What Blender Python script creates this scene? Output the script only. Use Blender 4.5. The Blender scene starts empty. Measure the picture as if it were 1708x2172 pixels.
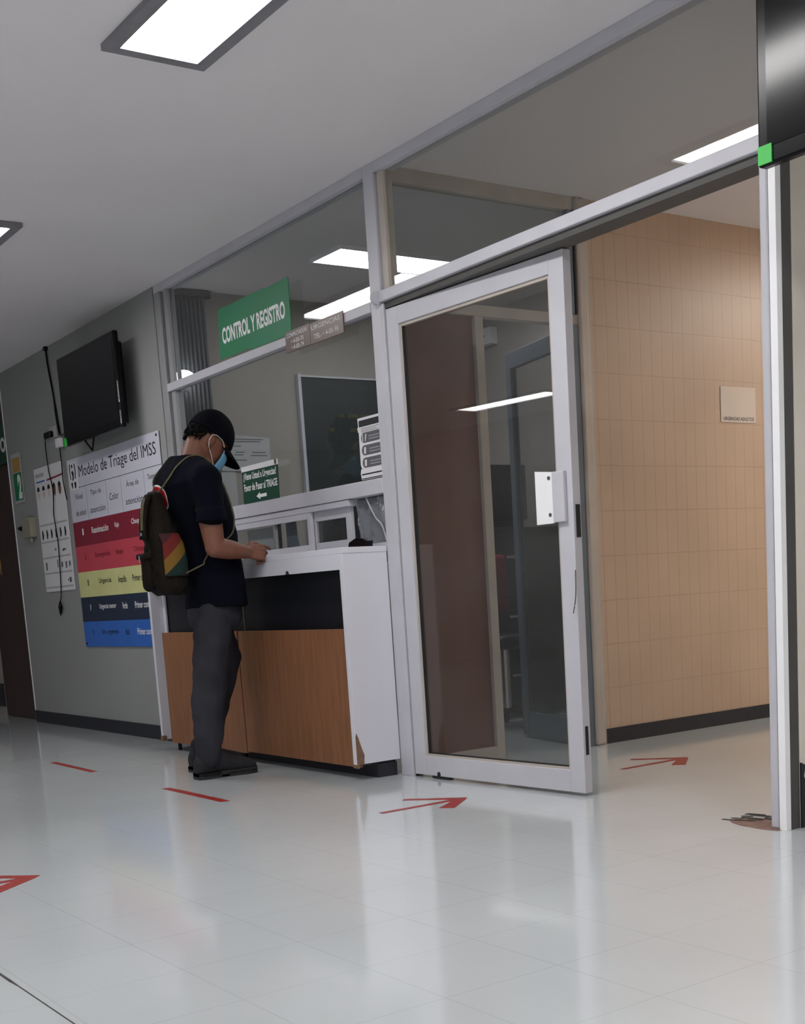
import bpy, bmesh, math, random
from mathutils import Vector, Matrix
random.seed(7)
C = bpy.context.scene.collection
PI = math.pi

# ---------------------------------------------------------------- camera
cam_d = bpy.data.cameras.new('camera'); cam = bpy.data.objects.new('camera', cam_d); C.objects.link(cam)
bpy.context.scene.camera = cam
RX = Vector((0.5874151874, 0.8069827398, -0.0610102875))
DN = Vector((0.0936005600, -0.1426279662, -0.9853406510))
FW = Vector((-0.8038546714, 0.5730934661, -0.1593158699))
m = Matrix.Identity(4)
for i in range(3):
    m[i][0] = RX[i]; m[i][1] = -DN[i]; m[i][2] = -FW[i]
m.translation = Vector((4.72275, -3.15047, 0.82))
cam.matrix_world = m
cam_d.sensor_fit = 'HORIZONTAL'; cam_d.sensor_width = 36
cam_d.lens = 2674.95 / 1708 * 36
cam_d.shift_x = -(937.84 - 854) / 1708
cam_d.shift_y = (1681.93 - 1086) / 1708
cam_d.clip_start = 0.05; cam_d.clip_end = 60

# ---------------------------------------------------------------- view, world, light levels
sc = bpy.context.scene
sc.view_settings.view_transform = 'Standard'; sc.view_settings.look = 'None'
sc.view_settings.exposure = 0.0; sc.view_settings.gamma = 1.0
sc.view_settings.use_curve_mapping = False
w = bpy.data.worlds.new('world'); sc.world = w; w.use_nodes = True
w.node_tree.nodes['Background'].inputs[0].default_value = (0.75, 0.82, 0.9, 1)
w.node_tree.nodes['Background'].inputs[1].default_value = 0.25
HALL_LAMP = 33      # emission strength of the hall fittings
FAR_LAMP = 20
REAR_LAMP = 62
OFFICE_LAMP = 17.0
CORRIDOR_FILL = 42.0  # strength of the unseen light added in the corridor

CEIL = 2.593

# ---------------------------------------------------------------- materials
def srgb(r, g, b):
    def f(c):
        c /= 255.0
        return c / 12.92 if c <= 0.04045 else ((c + 0.055) / 1.055) ** 2.4
    return (f(r), f(g), f(b), 1)

def mat(name, col, rough=0.6, metal=0.0, var=0.06, scale=6.0, bump=0.0, bscale=60.0, spec=0.5, stretch=None, coat=0.0):
    M = bpy.data.materials.new(name); M.use_nodes = True
    nt = M.node_tree; N = nt.nodes; L = nt.links
    b = N['Principled BSDF']
    b.inputs['Roughness'].default_value = rough; b.inputs['Metallic'].default_value = metal
    b.inputs['Specular IOR Level'].default_value = spec
    b.inputs['Coat Weight'].default_value = coat
    tc = N.new('ShaderNodeTexCoord'); mp = N.new('ShaderNodeMapping')
    L.new(tc.outputs['Object'], mp.inputs[0])
    if stretch: mp.inputs['Scale'].default_value = stretch
    no = N.new('ShaderNodeTexNoise'); no.inputs['Scale'].default_value = scale; no.inputs['Detail'].default_value = 5
    L.new(mp.outputs[0], no.inputs['Vector'])
    mr = N.new('ShaderNodeMapRange'); mr.inputs['From Min'].default_value = 0.3; mr.inputs['From Max'].default_value = 0.7
    mr.inputs['To Min'].default_value = 1 - var; mr.inputs['To Max'].default_value = 1 + var
    L.new(no.outputs['Fac'], mr.inputs['Value'])
    mx = N.new('ShaderNodeMix'); mx.data_type = 'RGBA'; mx.blend_type = 'MULTIPLY'; mx.inputs[0].default_value = 1
    mx.inputs[6].default_value = col
    L.new(mr.outputs[0], mx.inputs[7]); L.new(mx.outputs[2], b.inputs['Base Color'])
    if bump > 0:
        n2 = N.new('ShaderNodeTexNoise'); n2.inputs['Scale'].default_value = bscale; n2.inputs['Detail'].default_value = 3
        L.new(mp.outputs[0], n2.inputs['Vector'])
        bp = N.new('ShaderNodeBump'); bp.inputs['Strength'].default_value = bump; bp.inputs['Distance'].default_value = 0.01
        L.new(n2.outputs['Fac'], bp.inputs['Height']); L.new(bp.outputs[0], b.inputs['Normal'])
    return M

def emis(name, col, s):
    M = bpy.data.materials.new(name); M.use_nodes = True
    nt = M.node_tree; nt.nodes.remove(nt.nodes['Principled BSDF'])
    e = nt.nodes.new('ShaderNodeEmission'); e.inputs[0].default_value = col; e.inputs[1].default_value = s
    nt.links.new(e.outputs[0], nt.nodes['Material Output'].inputs[0]); return M

def glass(name, tint, haze=0.03, hazecol=(0.5, 0.5, 0.5, 1)):
    """thin pane: tinted see-through plus a fresnel mirror and a little dirt film"""
    M = bpy.data.materials.new(name); M.use_nodes = True
    nt = M.node_tree; N = nt.nodes; L = nt.links; N.remove(N['Principled BSDF'])
    t = N.new('ShaderNodeBsdfTransparent'); t.inputs[0].default_value = tint
    d = N.new('ShaderNodeBsdfDiffuse'); d.inputs[0].default_value = hazecol
    g = N.new('ShaderNodeBsdfGlossy'); g.inputs['Roughness'].default_value = 0.0
    tc = N.new('ShaderNodeTexCoord'); no = N.new('ShaderNodeTexNoise'); no.inputs['Scale'].default_value = 3; no.inputs['Detail'].default_value = 6
    L.new(tc.outputs['Object'], no.inputs['Vector'])
    mu = N.new('ShaderNodeMath'); mu.operation = 'MULTIPLY'; mu.inputs[1].default_value = haze * 2
    L.new(no.outputs['Fac'], mu.inputs[0])
    m1 = N.new('ShaderNodeMixShader'); L.new(mu.outputs[0], m1.inputs[0]); L.new(t.outputs[0], m1.inputs[1]); L.new(d.outputs[0], m1.inputs[2])
    lw = N.new('ShaderNodeLayerWeight'); lw.inputs['Blend'].default_value = 0.5
    pw = N.new('ShaderNodeMath'); pw.operation = 'POWER'; L.new(lw.outputs['Facing'], pw.inputs[0]); pw.inputs[1].default_value = 5
    fr = N.new('ShaderNodeMath'); fr.operation = 'MULTIPLY_ADD'; L.new(pw.outputs[0], fr.inputs[0]); fr.inputs[1].default_value = 0.95; fr.inputs[2].default_value = 0.04
    m2 = N.new('ShaderNodeMixShader'); L.new(fr.outputs[0], m2.inputs[0]); L.new(m1.outputs[0], m2.inputs[1]); L.new(g.outputs[0], m2.inputs[2])
    L.new(m2.outputs[0], N['Material Output'].inputs[0]); return M

def line_mask(nt, src, axis, period, offset, width):
    """0..1 mask that is 1 on lines every `period` along an axis"""
    N = nt.nodes; L = nt.links
    sx = N.new('ShaderNodeSeparateXYZ'); L.new(src, sx.inputs[0])
    a = N.new('ShaderNodeMath'); a.operation = 'SUBTRACT'; L.new(sx.outputs[axis], a.inputs[0]); a.inputs[1].default_value = offset - 0.5 * period
    b = N.new('ShaderNodeMath'); b.operation = 'FLOORED_MODULO'; L.new(a.outputs[0], b.inputs[0]); b.inputs[1].default_value = period
    c = N.new('ShaderNodeMath'); c.operation = 'SUBTRACT'; L.new(b.outputs[0], c.inputs[0]); c.inputs[1].default_value = 0.5 * period
    d = N.new('ShaderNodeMath'); d.operation = 'ABSOLUTE'; L.new(c.outputs[0], d.inputs[0])
    e = N.new('ShaderNodeMapRange'); L.new(d.outputs[0], e.inputs['Value'])
    e.inputs['From Min'].default_value = width * 0.5; e.inputs['From Max'].default_value = width
    e.inputs['To Min'].default_value = 1; e.inputs['To Max'].default_value = 0
    return e.outputs[0]

def grid_mat(name, c1, c2, axes, rough, var, noise_scale, bump=0.3, coat=0.0, spec=0.5, strength=1.0):
    M = bpy.data.materials.new(name); M.use_nodes = True
    nt = M.node_tree; N = nt.nodes; L = nt.links; b = N['Principled BSDF']
    b.inputs['Roughness'].default_value = rough; b.inputs['Specular IOR Level'].default_value = spec; b.inputs['Coat Weight'].default_value = coat
    b.inputs['Coat Roughness'].default_value = 0.06
    g = N.new('ShaderNodeNewGeometry'); pos = g.outputs['Position']
    ms = [line_mask(nt, pos, *a) for a in axes]
    mxm = N.new('ShaderNodeMath'); mxm.operation = 'MAXIMUM'; L.new(ms[0], mxm.inputs[0]); L.new(ms[1], mxm.inputs[1])
    no = N.new('ShaderNodeTexNoise'); no.inputs['Scale'].default_value = noise_scale; no.inputs['Detail'].default_value = 6; L.new(pos, no.inputs['Vector'])
    mr = N.new('ShaderNodeMapRange'); mr.inputs['From Min'].default_value = 0.3; mr.inputs['From Max'].default_value = 0.7
    mr.inputs['To Min'].default_value = 1 - var; mr.inputs['To Max'].default_value = 1 + var; L.new(no.outputs['Fac'], mr.inputs['Value'])
    mx = N.new('ShaderNodeMix'); mx.data_type = 'RGBA'; mx.blend_type = 'MULTIPLY'; mx.inputs[0].default_value = 1
    mx.inputs[6].default_value = c1; L.new(mr.outputs[0], mx.inputs[7])
    st = N.new('ShaderNodeMath'); st.operation = 'MULTIPLY'; st.inputs[1].default_value = strength; L.new(mxm.outputs[0], st.inputs[0])
    # worn grout: line strength varies over the surface
    n2 = N.new('ShaderNodeTexNoise'); n2.inputs['Scale'].default_value = 1.3; L.new(pos, n2.inputs['Vector'])
    st2 = N.new('ShaderNodeMath'); st2.operation = 'MULTIPLY'; L.new(st.outputs[0], st2.inputs[0]); L.new(n2.outputs['Fac'], st2.inputs[1])
    m2 = N.new('ShaderNodeMix'); m2.data_type = 'RGBA'; L.new(st2.outputs[0], m2.inputs[0]); L.new(mx.outputs[2], m2.inputs[6]); m2.inputs[7].default_value = c2
    L.new(m2.outputs[2], b.inputs['Base Color'])
    bp = N.new('ShaderNodeBump'); bp.inputs['Strength'].default_value = bump; bp.inputs['Distance'].default_value = 0.002; bp.invert = True
    L.new(mxm.outputs[0], bp.inputs['Height']); L.new(bp.outputs[0], b.inputs['Normal'])
    return M

M = {}
M['floor'] = grid_mat('floor_tile', srgb(201, 206, 209), srgb(130, 136, 136), [(0, 0.302, 2.10, 0.0022), (1, 0.302, -1.13, 0.0022)], 0.15, 0.05, 1.1, bump=0.02, coat=0.5, strength=0.4)
M['tile'] = grid_mat('tan_wall_tile', srgb(194, 168, 146), srgb(146, 120, 98), [(1, 0.0755, 1.99, 0.004), (2, 0.218, 0.278, 0.004)], 0.4, 0.06, 2.0, bump=0.15, strength=0.55)
M['ceiling'] = mat('ceiling_paint', srgb(228, 223, 225), 0.9, var=0.02, scale=1.5, bump=0.05, bscale=90, spec=0.2)
M['gray_wall'] = mat('gray_green_paint', srgb(150, 151, 150), 0.75, var=0.04, scale=1.2, bump=0.06, bscale=120, spec=0.3)
M['beige_wall'] = mat('beige_paint', srgb(222, 214, 202), 0.75, var=0.05, scale=3, bump=0.08, bscale=80, spec=0.3)
M['office_wall'] = mat('office_paint', srgb(158, 150, 144), 0.8, var=0.04, scale=1.4, bump=0.05, bscale=90, spec=0.3)
M['baseboard'] = mat('black_vinyl', srgb(32, 33, 42), 0.45, var=0.1, scale=8)
M['alu'] = mat('painted_aluminium', srgb(194, 193, 201), 0.42, metal=0.0, var=0.05, scale=5, bump=0.02, bscale=40)
M['alu_gray'] = mat('gray_jamb', srgb(150, 149, 152), 0.5, var=0.05, scale=5)  # grayer and darker than the rest of the partition frame
M['alu_white'] = mat('white_trim_and_lit_post', srgb(248, 247, 250), 0.4, var=0.03, scale=5)  # white trim; on the right post the white stands for reflected light
M['alu_warm'] = mat('dull_aluminium', srgb(188, 178, 170), 0.5, metal=0.15, var=0.07, scale=7)
M['alu_blue'] = mat('blue_gray_frame', srgb(98, 108, 120), 0.5, var=0.05)
M['gasket'] = mat('black_rubber', srgb(22, 22, 26), 0.6, var=0.05)
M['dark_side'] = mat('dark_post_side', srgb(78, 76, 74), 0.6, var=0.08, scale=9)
M['white_lam'] = mat('white_laminate', srgb(214, 213, 222), 0.35, var=0.02, scale=2, spec=0.4)
M['black_lam'] = mat('black_laminate', srgb(12, 14, 24), 0.5, var=0.1)
M['chip'] = mat('chipped_wood', srgb(120, 92, 74), 0.9, var=0.2, scale=40)
M['wood'] = mat('brown_wood_veneer', srgb(136, 91, 61), 0.5, var=0.2, scale=5, stretch=(9, 9, 0.7), bump=0.04, bscale=30)
M['panel'] = mat('brown_panel', srgb(110, 72, 58), 0.4, var=0.12, scale=3, stretch=(3, 3, .5))
M['door_brown'] = mat('dark_brown_door', srgb(66, 48, 46), 0.5, var=0.1, scale=3, stretch=(6, 6, .6))
M['black_plastic'] = mat('black_plastic', srgb(8, 8, 12), 0.22, var=0.05, spec=0.2)
M['screen'] = mat('black_screen', srgb(12, 13, 17), 0.15, var=0.02, spec=0.22)
M['green'] = mat('green_sign', srgb(20, 120, 78), 0.5, var=0.03)
M['green_dark'] = mat('dark_green_sign', srgb(14, 66, 48), 0.5, var=0.03)
M['sticker'] = mat('bright_green_sticker', srgb(52, 196, 74), 0.5, var=0.03)
M['white_print'] = mat('white_print', srgb(238, 238, 240), 0.6, var=0.01)
M['black_print'] = mat('black_print', srgb(26, 26, 34), 0.6, var=0.02)
M['gray_print'] = mat('gray_print', srgb(92, 92, 98), 0.6, var=0.02)
M['paper'] = mat('white_paper', srgb(222, 220, 224), 0.7, var=0.02, scale=3)
M['paper_gray'] = mat('gray_paper', srgb(178, 176, 178), 0.7, var=0.03, scale=6)
M['paper_beige'] = mat('pale_paper', srgb(214, 200, 188), 0.7, var=0.02)
M['brown_sign'] = mat('brown_sign', srgb(100, 78, 74), 0.35, var=0.04)
M['red_tape'] = mat('red_floor_tape', srgb(152, 42, 38), 0.35, var=0.15, scale=30)
M['banner_white'] = mat('banner_white', srgb(206, 206, 220), 0.35, var=0.02, bump=0.5, bscale=3)
M['banner_dkred'] = mat('banner_dark_red', srgb(136, 40, 58), 0.35, var=0.04, bump=0.5, bscale=3)
M['banner_red'] = mat('banner_red', srgb(200, 74, 90), 0.35, var=0.04, bump=0.5, bscale=3)
M['banner_yellow'] = mat('banner_yellow', srgb(214, 214, 150), 0.35, var=0.05, bump=0.5, bscale=3)
M['banner_navy'] = mat('banner_navy', srgb(40, 50, 72), 0.35, var=0.04, bump=0.5, bscale=3)
M['banner_blue'] = mat('banner_blue', srgb(56, 108, 196), 0.35, var=0.05, bump=0.5, bscale=3)
M['board'] = mat('chalkboard_green', srgb(22, 31, 33), 0.6, var=0.14, scale=2.5)
M['chalk'] = mat('faint_chalk', srgb(44, 54, 52), 0.8, var=0.1)
M['chalk_y'] = mat('faint_yellow_chalk', srgb(70, 68, 40), 0.8, var=0.1)
M['blind'] = mat('gray_blind', srgb(120, 122, 126), 0.3, var=0.08, stretch=(1, 1, .3))
M['yellow_print'] = mat('ochre_print', srgb(176, 142, 74), 0.6, var=0.06)
M['box_beige'] = mat('beige_box', srgb(150, 144, 128), 0.5, var=0.04)
M['metal'] = mat('chrome', srgb(200, 200, 205), 0.2, metal=1.0, var=0.02)
M['red_led'] = emis('red_led', (1, 0.05, 0.03, 1), 2.2)
M['globe'] = emis('globe_glow', (1, 1, 1, 1), 6)
M['lamp'] = emis('hall_diffuser', (1.0, 0.985, 0.97, 1), HALL_LAMP)
M['lamp_far'] = emis('far_diffuser', (1.0, 0.985, 0.97, 1), FAR_LAMP)
M['lamp_rear'] = emis('rear_diffuser', (1.0, 0.985, 0.97, 1), REAR_LAMP)
M['lamp_office'] = emis('office_diffuser', (0.95, 0.98, 1.0, 1), OFFICE_LAMP)
M['fill_corr'] = emis('corridor_fill', (1.0, 0.93, 0.85, 1), CORRIDOR_FILL)
M['lamp_frame'] = mat('gray_lamp_frame', srgb(128, 126, 132), 0.6, var=0.1, scale=12)
M['glass'] = glass('window_glass', (0.84, 0.86, 0.86, 1), 0.012)
M['glass_door'] = glass('door_glass', (0.78, 0.79, 0.79, 1), 0.03)
M['glass_clear'] = glass('clear_glass', (0.85, 0.87, 0.87, 1), 0.03)
M['film'] = glass('plastic_film', (0.72, 0.74, 0.78, 1), 0.16, (0.75, 0.78, 0.85, 1))
M['skin'] = mat('skin', srgb(120, 78, 62), 0.55, var=0.06, scale=9, spec=0.35)
M['jeans'] = mat('charcoal_denim', srgb(47, 47, 54), 0.9, var=0.25, scale=7, bump=0.35, bscale=26, spec=0.2)
M['shoe'] = mat('black_suede', srgb(36, 36, 40), 0.8, var=0.2, scale=20, bump=0.2, bscale=90, spec=0.3)
M['sole'] = mat('dark_sole', srgb(34, 33, 35), 0.8, var=0.1)
M['cap'] = mat('black_cap_cloth', srgb(11, 11, 18), 0.95, var=0.1, spec=0.08)
M['hair'] = mat('black_hair', srgb(12, 10, 11), 0.85, var=0.3, scale=50, bump=0.4, bscale=150, spec=0.1)
M['mask'] = mat('light_blue_mask', srgb(112, 168, 200), 0.8, var=0.05, scale=9, spec=0.2)
M['loop'] = mat('white_elastic', srgb(222, 214, 210), 0.8)
M['bag'] = mat('olive_brown_leather', srgb(25, 20, 16), 0.8, var=0.25, scale=12, bump=0.3, bscale=40, spec=0.15)
M['strap'] = mat('olive_strap', srgb(92, 82, 58), 0.7, var=0.2, scale=30)
M['chair_red'] = mat('maroon_fabric', srgb(120, 30, 50), 0.8)
M['navy'] = mat('dark_navy_plastic', srgb(20, 24, 38), 0.5)
M['cabinet'] = mat('dark_gray_cabinet', srgb(44, 46, 48), 0.55, var=0.1)
M['hole'] = mat('bare_floor_patch', srgb(128, 100, 90), 0.9, var=0.25, scale=25)
M['grime'] = mat('floor_grime', srgb(62, 58, 56), 0.9, var=0.3, scale=60)

def shirt_mat():
    Mx = mat('black_tshirt', srgb(10, 12, 22), 0.95, var=0.12, scale=6, bump=0.3, bscale=14, spec=0.08)
    nt = Mx.node_tree; N = nt.nodes; L = nt.links; b = N['Principled BSDF']
    base = b.inputs['Base Color'].links[0].from_socket
    g = N.new('ShaderNodeNewGeometry'); sx = N.new('ShaderNodeSeparateXYZ'); L.new(g.outputs['Position'], sx.inputs[0])
    def mth(op, a, bb):
        n = N.new('ShaderNodeMath'); n.operation = op
        for i, v in enumerate((a, bb)):
            if v is None: continue
            if isinstance(v, (int, float)): n.inputs[i].default_value = v
            else: L.new(v, n.inputs[i])
        return n.outputs[0]
    dx = mth('SUBTRACT', sx.outputs[0], -0.952); dz = mth('SUBTRACT', sx.outputs[2], 1.322)
    r = mth('SQRT', mth('ADD', mth('MULTIPLY', dx, mth('MULTIPLY', dx, 0.42)), mth('MULTIPLY', dz, dz)), None)
    back = mth('LESS_THAN', sx.outputs[1], -0.56)
    ring = mth('MULTIPLY', mth('LESS_THAN', r, 0.060), back); core = mth('MULTIPLY', mth('LESS_THAN', r, 0.052), back)
    m1 = N.new('ShaderNodeMix'); m1.data_type = 'RGBA'; L.new(ring, m1.inputs[0]); L.new(base, m1.inputs[6]); m1.inputs[7].default_value = srgb(225, 220, 220)
    m2 = N.new('ShaderNodeMix'); m2.data_type = 'RGBA'; L.new(core, m2.inputs[0]); L.new(m1.outputs[2], m2.inputs[6]); m2.inputs[7].default_value = srgb(190, 32, 44)
    L.new(m2.outputs[2], b.inputs['Base Color']); return Mx
M['shirt'] = shirt_mat()

def woven_mat():
    Mx = bpy.data.materials.new('striped_weave'); Mx.use_nodes = True
    nt = Mx.node_tree; N = nt.nodes; L = nt.links; b = N['Principled BSDF']; b.inputs['Roughness'].default_value = 0.9
    g = N.new('ShaderNodeNewGeometry'); sx = N.new('ShaderNodeSeparateXYZ'); L.new(g.outputs['Position'], sx.inputs[0])
    a = N.new('ShaderNodeMath'); a.operation = 'MULTIPLY_ADD'; L.new(sx.outputs[1], a.inputs[0]); a.inputs[1].default_value = -0.9; L.new(sx.outputs[2], a.inputs[2])
    mr = N.new('ShaderNodeMapRange'); L.new(a.outputs[0], mr.inputs['Value']); mr.inputs['From Min'].default_value = 1.49; mr.inputs['From Max'].default_value = 1.77
    cr = N.new('ShaderNodeValToRGB'); cr.color_ramp.interpolation = 'CONSTANT'; L.new(mr.outputs[0], cr.inputs[0])
    els = [(0, srgb(36, 34, 30)), (0.12, srgb(12, 40, 36)), (0.38, srgb(118, 86, 28)), (0.62, srgb(104, 26, 22)), (0.86, srgb(60, 24, 26))]
    cr.color_ramp.elements[0].position = 0; cr.color_ramp.elements[0].color = els[0][1]
    cr.color_ramp.elements[1].position = els[1][0]; cr.color_ramp.elements[1].color = els[1][1]
    for p, c in els[2:]:
        e = cr.color_ramp.elements.new(p); e.color = c
    L.new(cr.outputs[0], b.inputs['Base Color']); return Mx
M['weave'] = woven_mat()

# ---------------------------------------------------------------- mesh helpers
def tag(o, label=None, cat=None, group=None, kind=None):
    if label: o['label'] = label
    if cat: o['category'] = cat
    if group: o['group'] = group
    if kind: o['kind'] = kind
    return o

def link(name, bm, m, parent=None, smooth=False):
    me = bpy.data.meshes.new(name)
    bmesh.ops.recalc_face_normals(bm, faces=bm.faces[:])
    bm.to_mesh(me); bm.free()
    o = bpy.data.objects.new(name, me); C.objects.link(o)
    me.materials.append(m)
    if smooth:
        for p in me.polygons: p.use_smooth = True
    if parent:
        o.parent = parent
        o.matrix_parent_inverse = parent.matrix_world.inverted() if parent.type != 'EMPTY' else Matrix.Translation(parent.location).inverted()
    return o

def thing(name, loc, label, cat, group=None, kind=None):
    o = bpy.data.objects.new(name, None); C.objects.link(o); o.location = loc; o.empty_display_size = 0.1
    return tag(o, label, cat, group, kind)

def new(): return bmesh.new()

def box(bm, x0, x1, y0, y1, z0, z1, bev=0.0, rot=None):
    vs = [bm.verts.new((x, y, z)) for x in (x0, x1) for y in (y0, y1) for z in (z0, z1)]
    fs = [(0, 1, 3, 2), (4, 6, 7, 5), (0, 4, 5, 1), (2, 3, 7, 6), (0, 2, 6, 4), (1, 5, 7, 3)]
    faces = [bm.faces.new([vs[i] for i in f]) for f in fs]
    if bev > 0:
        es = list({e for f in faces for e in f.edges})
        bmesh.ops.bevel(bm, geom=es, offset=bev, segments=2, affect='EDGES', profile=0.5)
    return bm

def bx(name, m, parent, *a, bev=0.0):
    return link(name, box(new(), *a, bev=bev), m, parent)

def quadlist(bm, polys):
    for p in polys:
        bm.faces.new([bm.verts.new(q) for q in p])
    return bm

def prism(bm, pts, z0, z1):
    """closed prism over an XY outline"""
    lo = [bm.verts.new((x, y, z0)) for x, y in pts]; hi = [bm.verts.new((x, y, z1)) for x, y in pts]
    n = len(pts)
    bm.faces.new(hi); bm.faces.new(lo[::-1])
    for i in range(n):
        bm.faces.new([lo[i], lo[(i + 1) % n], hi[(i + 1) % n], hi[i]])
    return bm

def slab_y(bm, pts, y0, y1):
    """closed prism over an XZ outline, thickness along Y"""
    a = [bm.verts.new((x, y0, z)) for x, z in pts]; b = [bm.verts.new((x, y1, z)) for x, z in pts]
    n = len(pts); bm.faces.new(a); bm.faces.new(b[::-1])
    for i in range(n):
        bm.faces.new([a[i], a[(i + 1) % n], b[(i + 1) % n], b[i]])
    return bm

def frame_of(d):
    d = d.normalized(); up = Vector((0, 0, 1)) if abs(d.z) < 0.95 else Vector((1, 0, 0))
    a = d.cross(up).normalized(); return a, d.cross(a).normalized()

def smooth_path(pts, sub=6):
    P = [Vector(p) for p in pts]
    if len(P) < 3: return P
    out = []
    for i in range(len(P) - 1):
        p0 = P[max(i - 1, 0)]; p1 = P[i]; p2 = P[i + 1]; p3 = P[min(i + 2, len(P) - 1)]
        for s in range(sub):
            t = s / sub
            out.append(0.5 * ((2 * p1) + (-p0 + p2) * t + (2 * p0 - 5 * p1 + 4 * p2 - p3) * t * t + (-p0 + 3 * p1 - 3 * p2 + p3) * t ** 3))
    out.append(P[-1]); return out

def tube(bm, pts, r, seg=8, flat=1.0, axis=None):
    P = [Vector(p) for p in pts]; n = len(P); rings = []
    for i, p in enumerate(P):
        d = (P[min(i + 1, n - 1)] - P[max(i - 1, 0)])
        if axis:
            b = Vector(axis); a = d.cross(b).normalized(); b = a.cross(d).normalized()
        else: a, b = frame_of(d)
        rr = r[i] if isinstance(r, (list, tuple)) else r
        rings.append([bm.verts.new(p + a * math.cos(2 * PI * k / seg) * rr + b * math.sin(2 * PI * k / seg) * rr * flat) for k in range(seg)])
    for i in range(n - 1):
        for k in range(seg):
            bm.faces.new([rings[i][k], rings[i][(k + 1) % seg], rings[i + 1][(k + 1) % seg], rings[i + 1][k]])
    bm.faces.new(rings[0][::-1]); bm.faces.new(rings[-1]); return bm

def capsule(bm, p0, p1, r0, r1, seg=16):
    p0 = Vector(p0); p1 = Vector(p1); d = p1 - p0; L = d.length
    if L < 1e-5: d = Vector((0, 0, 1))
    d = d.normalized(); a, b = frame_of(d); rings = []
    prof = []
    for k in range(1, 6):
        t = k / 6 * PI / 2; prof.append((-math.cos(t) * r0, math.sin(t) * r0))
    prof.append((0, r0)); prof.append((L, r1))
    for k in range(1, 6):
        t = k / 6 * PI / 2; prof.append((L + math.sin(t) * r1, math.cos(t) * r1))
    for h, r in prof:
        rings.append([bm.verts.new(p0 + d * h + a * math.cos(2 * PI * k / seg) * r + b * math.sin(2 * PI * k / seg) * r) for k in range(seg)])
    for i in range(len(rings) - 1):
        for k in range(seg):
            bm.faces.new([rings[i][k], rings[i][(k + 1) % seg], rings[i + 1][(k + 1) % seg], rings[i + 1][k]])
    s = bm.verts.new(p0 - d * r0); e = bm.verts.new(p1 + d * r1)
    for k in range(seg):
        bm.faces.new([s, rings[0][(k + 1) % seg], rings[0][k]]); bm.faces.new([e, rings[-1][k], rings[-1][(k + 1) % seg]])
    return bm

def chain(bm, pts, rs):
    for i in range(len(pts) - 1): capsule(bm, pts[i], pts[i + 1], rs[i], rs[i + 1])
    return bm

def ellipsoid(bm, c, r, M3=None, seg=24, rings=14):
    c = Vector(c); mt = M3 or Matrix.Identity(3); g = []
    for i in range(1, rings):
        t = PI * i / rings
        g.append([bm.verts.new(c + mt @ Vector((math.sin(t) * math.cos(2 * PI * k / seg) * r[0], math.sin(t) * math.sin(2 * PI * k / seg) * r[1], math.cos(t) * r[2]))) for k in range(seg)])
    for i in range(len(g) - 1):
        for k in range(seg):
            bm.faces.new([g[i][k], g[i + 1][k], g[i + 1][(k + 1) % seg], g[i][(k + 1) % seg]])
    a = bm.verts.new(c + mt @ Vector((0, 0, r[2]))); b = bm.verts.new(c - mt @ Vector((0, 0, r[2])))
    for k in range(seg):
        bm.faces.new([a, g[0][k], g[0][(k + 1) % seg]]); bm.faces.new([b, g[-1][(k + 1) % seg], g[-1][k]])
    return bm

def loft(bm, rings, seg=32, n=2.3):
    """rings: (cx, cy, z, half x, half y) -> closed horizontal loft of super-ellipses"""
    R = []
    for cx, cy, z, a, b in rings:
        ring = []
        for k in range(seg):
            t = 2 * PI * k / seg; c = math.cos(t); s = math.sin(t)
            ring.append(bm.verts.new((cx + a * math.copysign(abs(c) ** (2 / n), c), cy + b * math.copysign(abs(s) ** (2 / n), s), z)))
        R.append(ring)
    for i in range(len(R) - 1):
        for k in range(seg):
            bm.faces.new([R[i][k], R[i][(k + 1) % seg], R[i + 1][(k + 1) % seg], R[i + 1][k]])
    bm.faces.new(R[0][::-1]); bm.faces.new(R[-1]); return bm

def evaluate(o):
    dg = bpy.context.evaluated_depsgraph_get()
    return bpy.data.meshes.new_from_object(o.evaluated_get(dg))

def fuse(name, bm, m, parent, voxel=0.005, smooth=6, disp=0.0, dscale=0.12, cut=None):
    """melt overlapping closed shapes into one continuous surface"""
    tmp_me = bpy.data.meshes.new('tmp'); bmesh.ops.recalc_face_normals(bm, faces=bm.faces[:]); bm.to_mesh(tmp_me); bm.free()
    t = bpy.data.objects.new('tmp', tmp_me); C.objects.link(t)
    r = t.modifiers.new('r', 'REMESH'); r.mode = 'VOXEL'; r.voxel_size = voxel; r.adaptivity = 0
    s = t.modifiers.new('s', 'SMOOTH'); s.iterations = smooth; s.factor = 0.5
    if disp > 0:
        tx = bpy.data.textures.new('folds', 'CLOUDS'); tx.noise_scale = dscale; tx.noise_depth = 1
        dm = t.modifiers.new('d', 'DISPLACE'); dm.texture = tx; dm.strength = disp; dm.mid_level = 0.5
        s2 = t.modifiers.new('s2', 'SMOOTH'); s2.iterations = 2
    me = evaluate(t); bpy.data.objects.remove(t)
    b2 = bmesh.new(); b2.from_mesh(me)
    return link(name, b2, m, parent, smooth=True)

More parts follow.
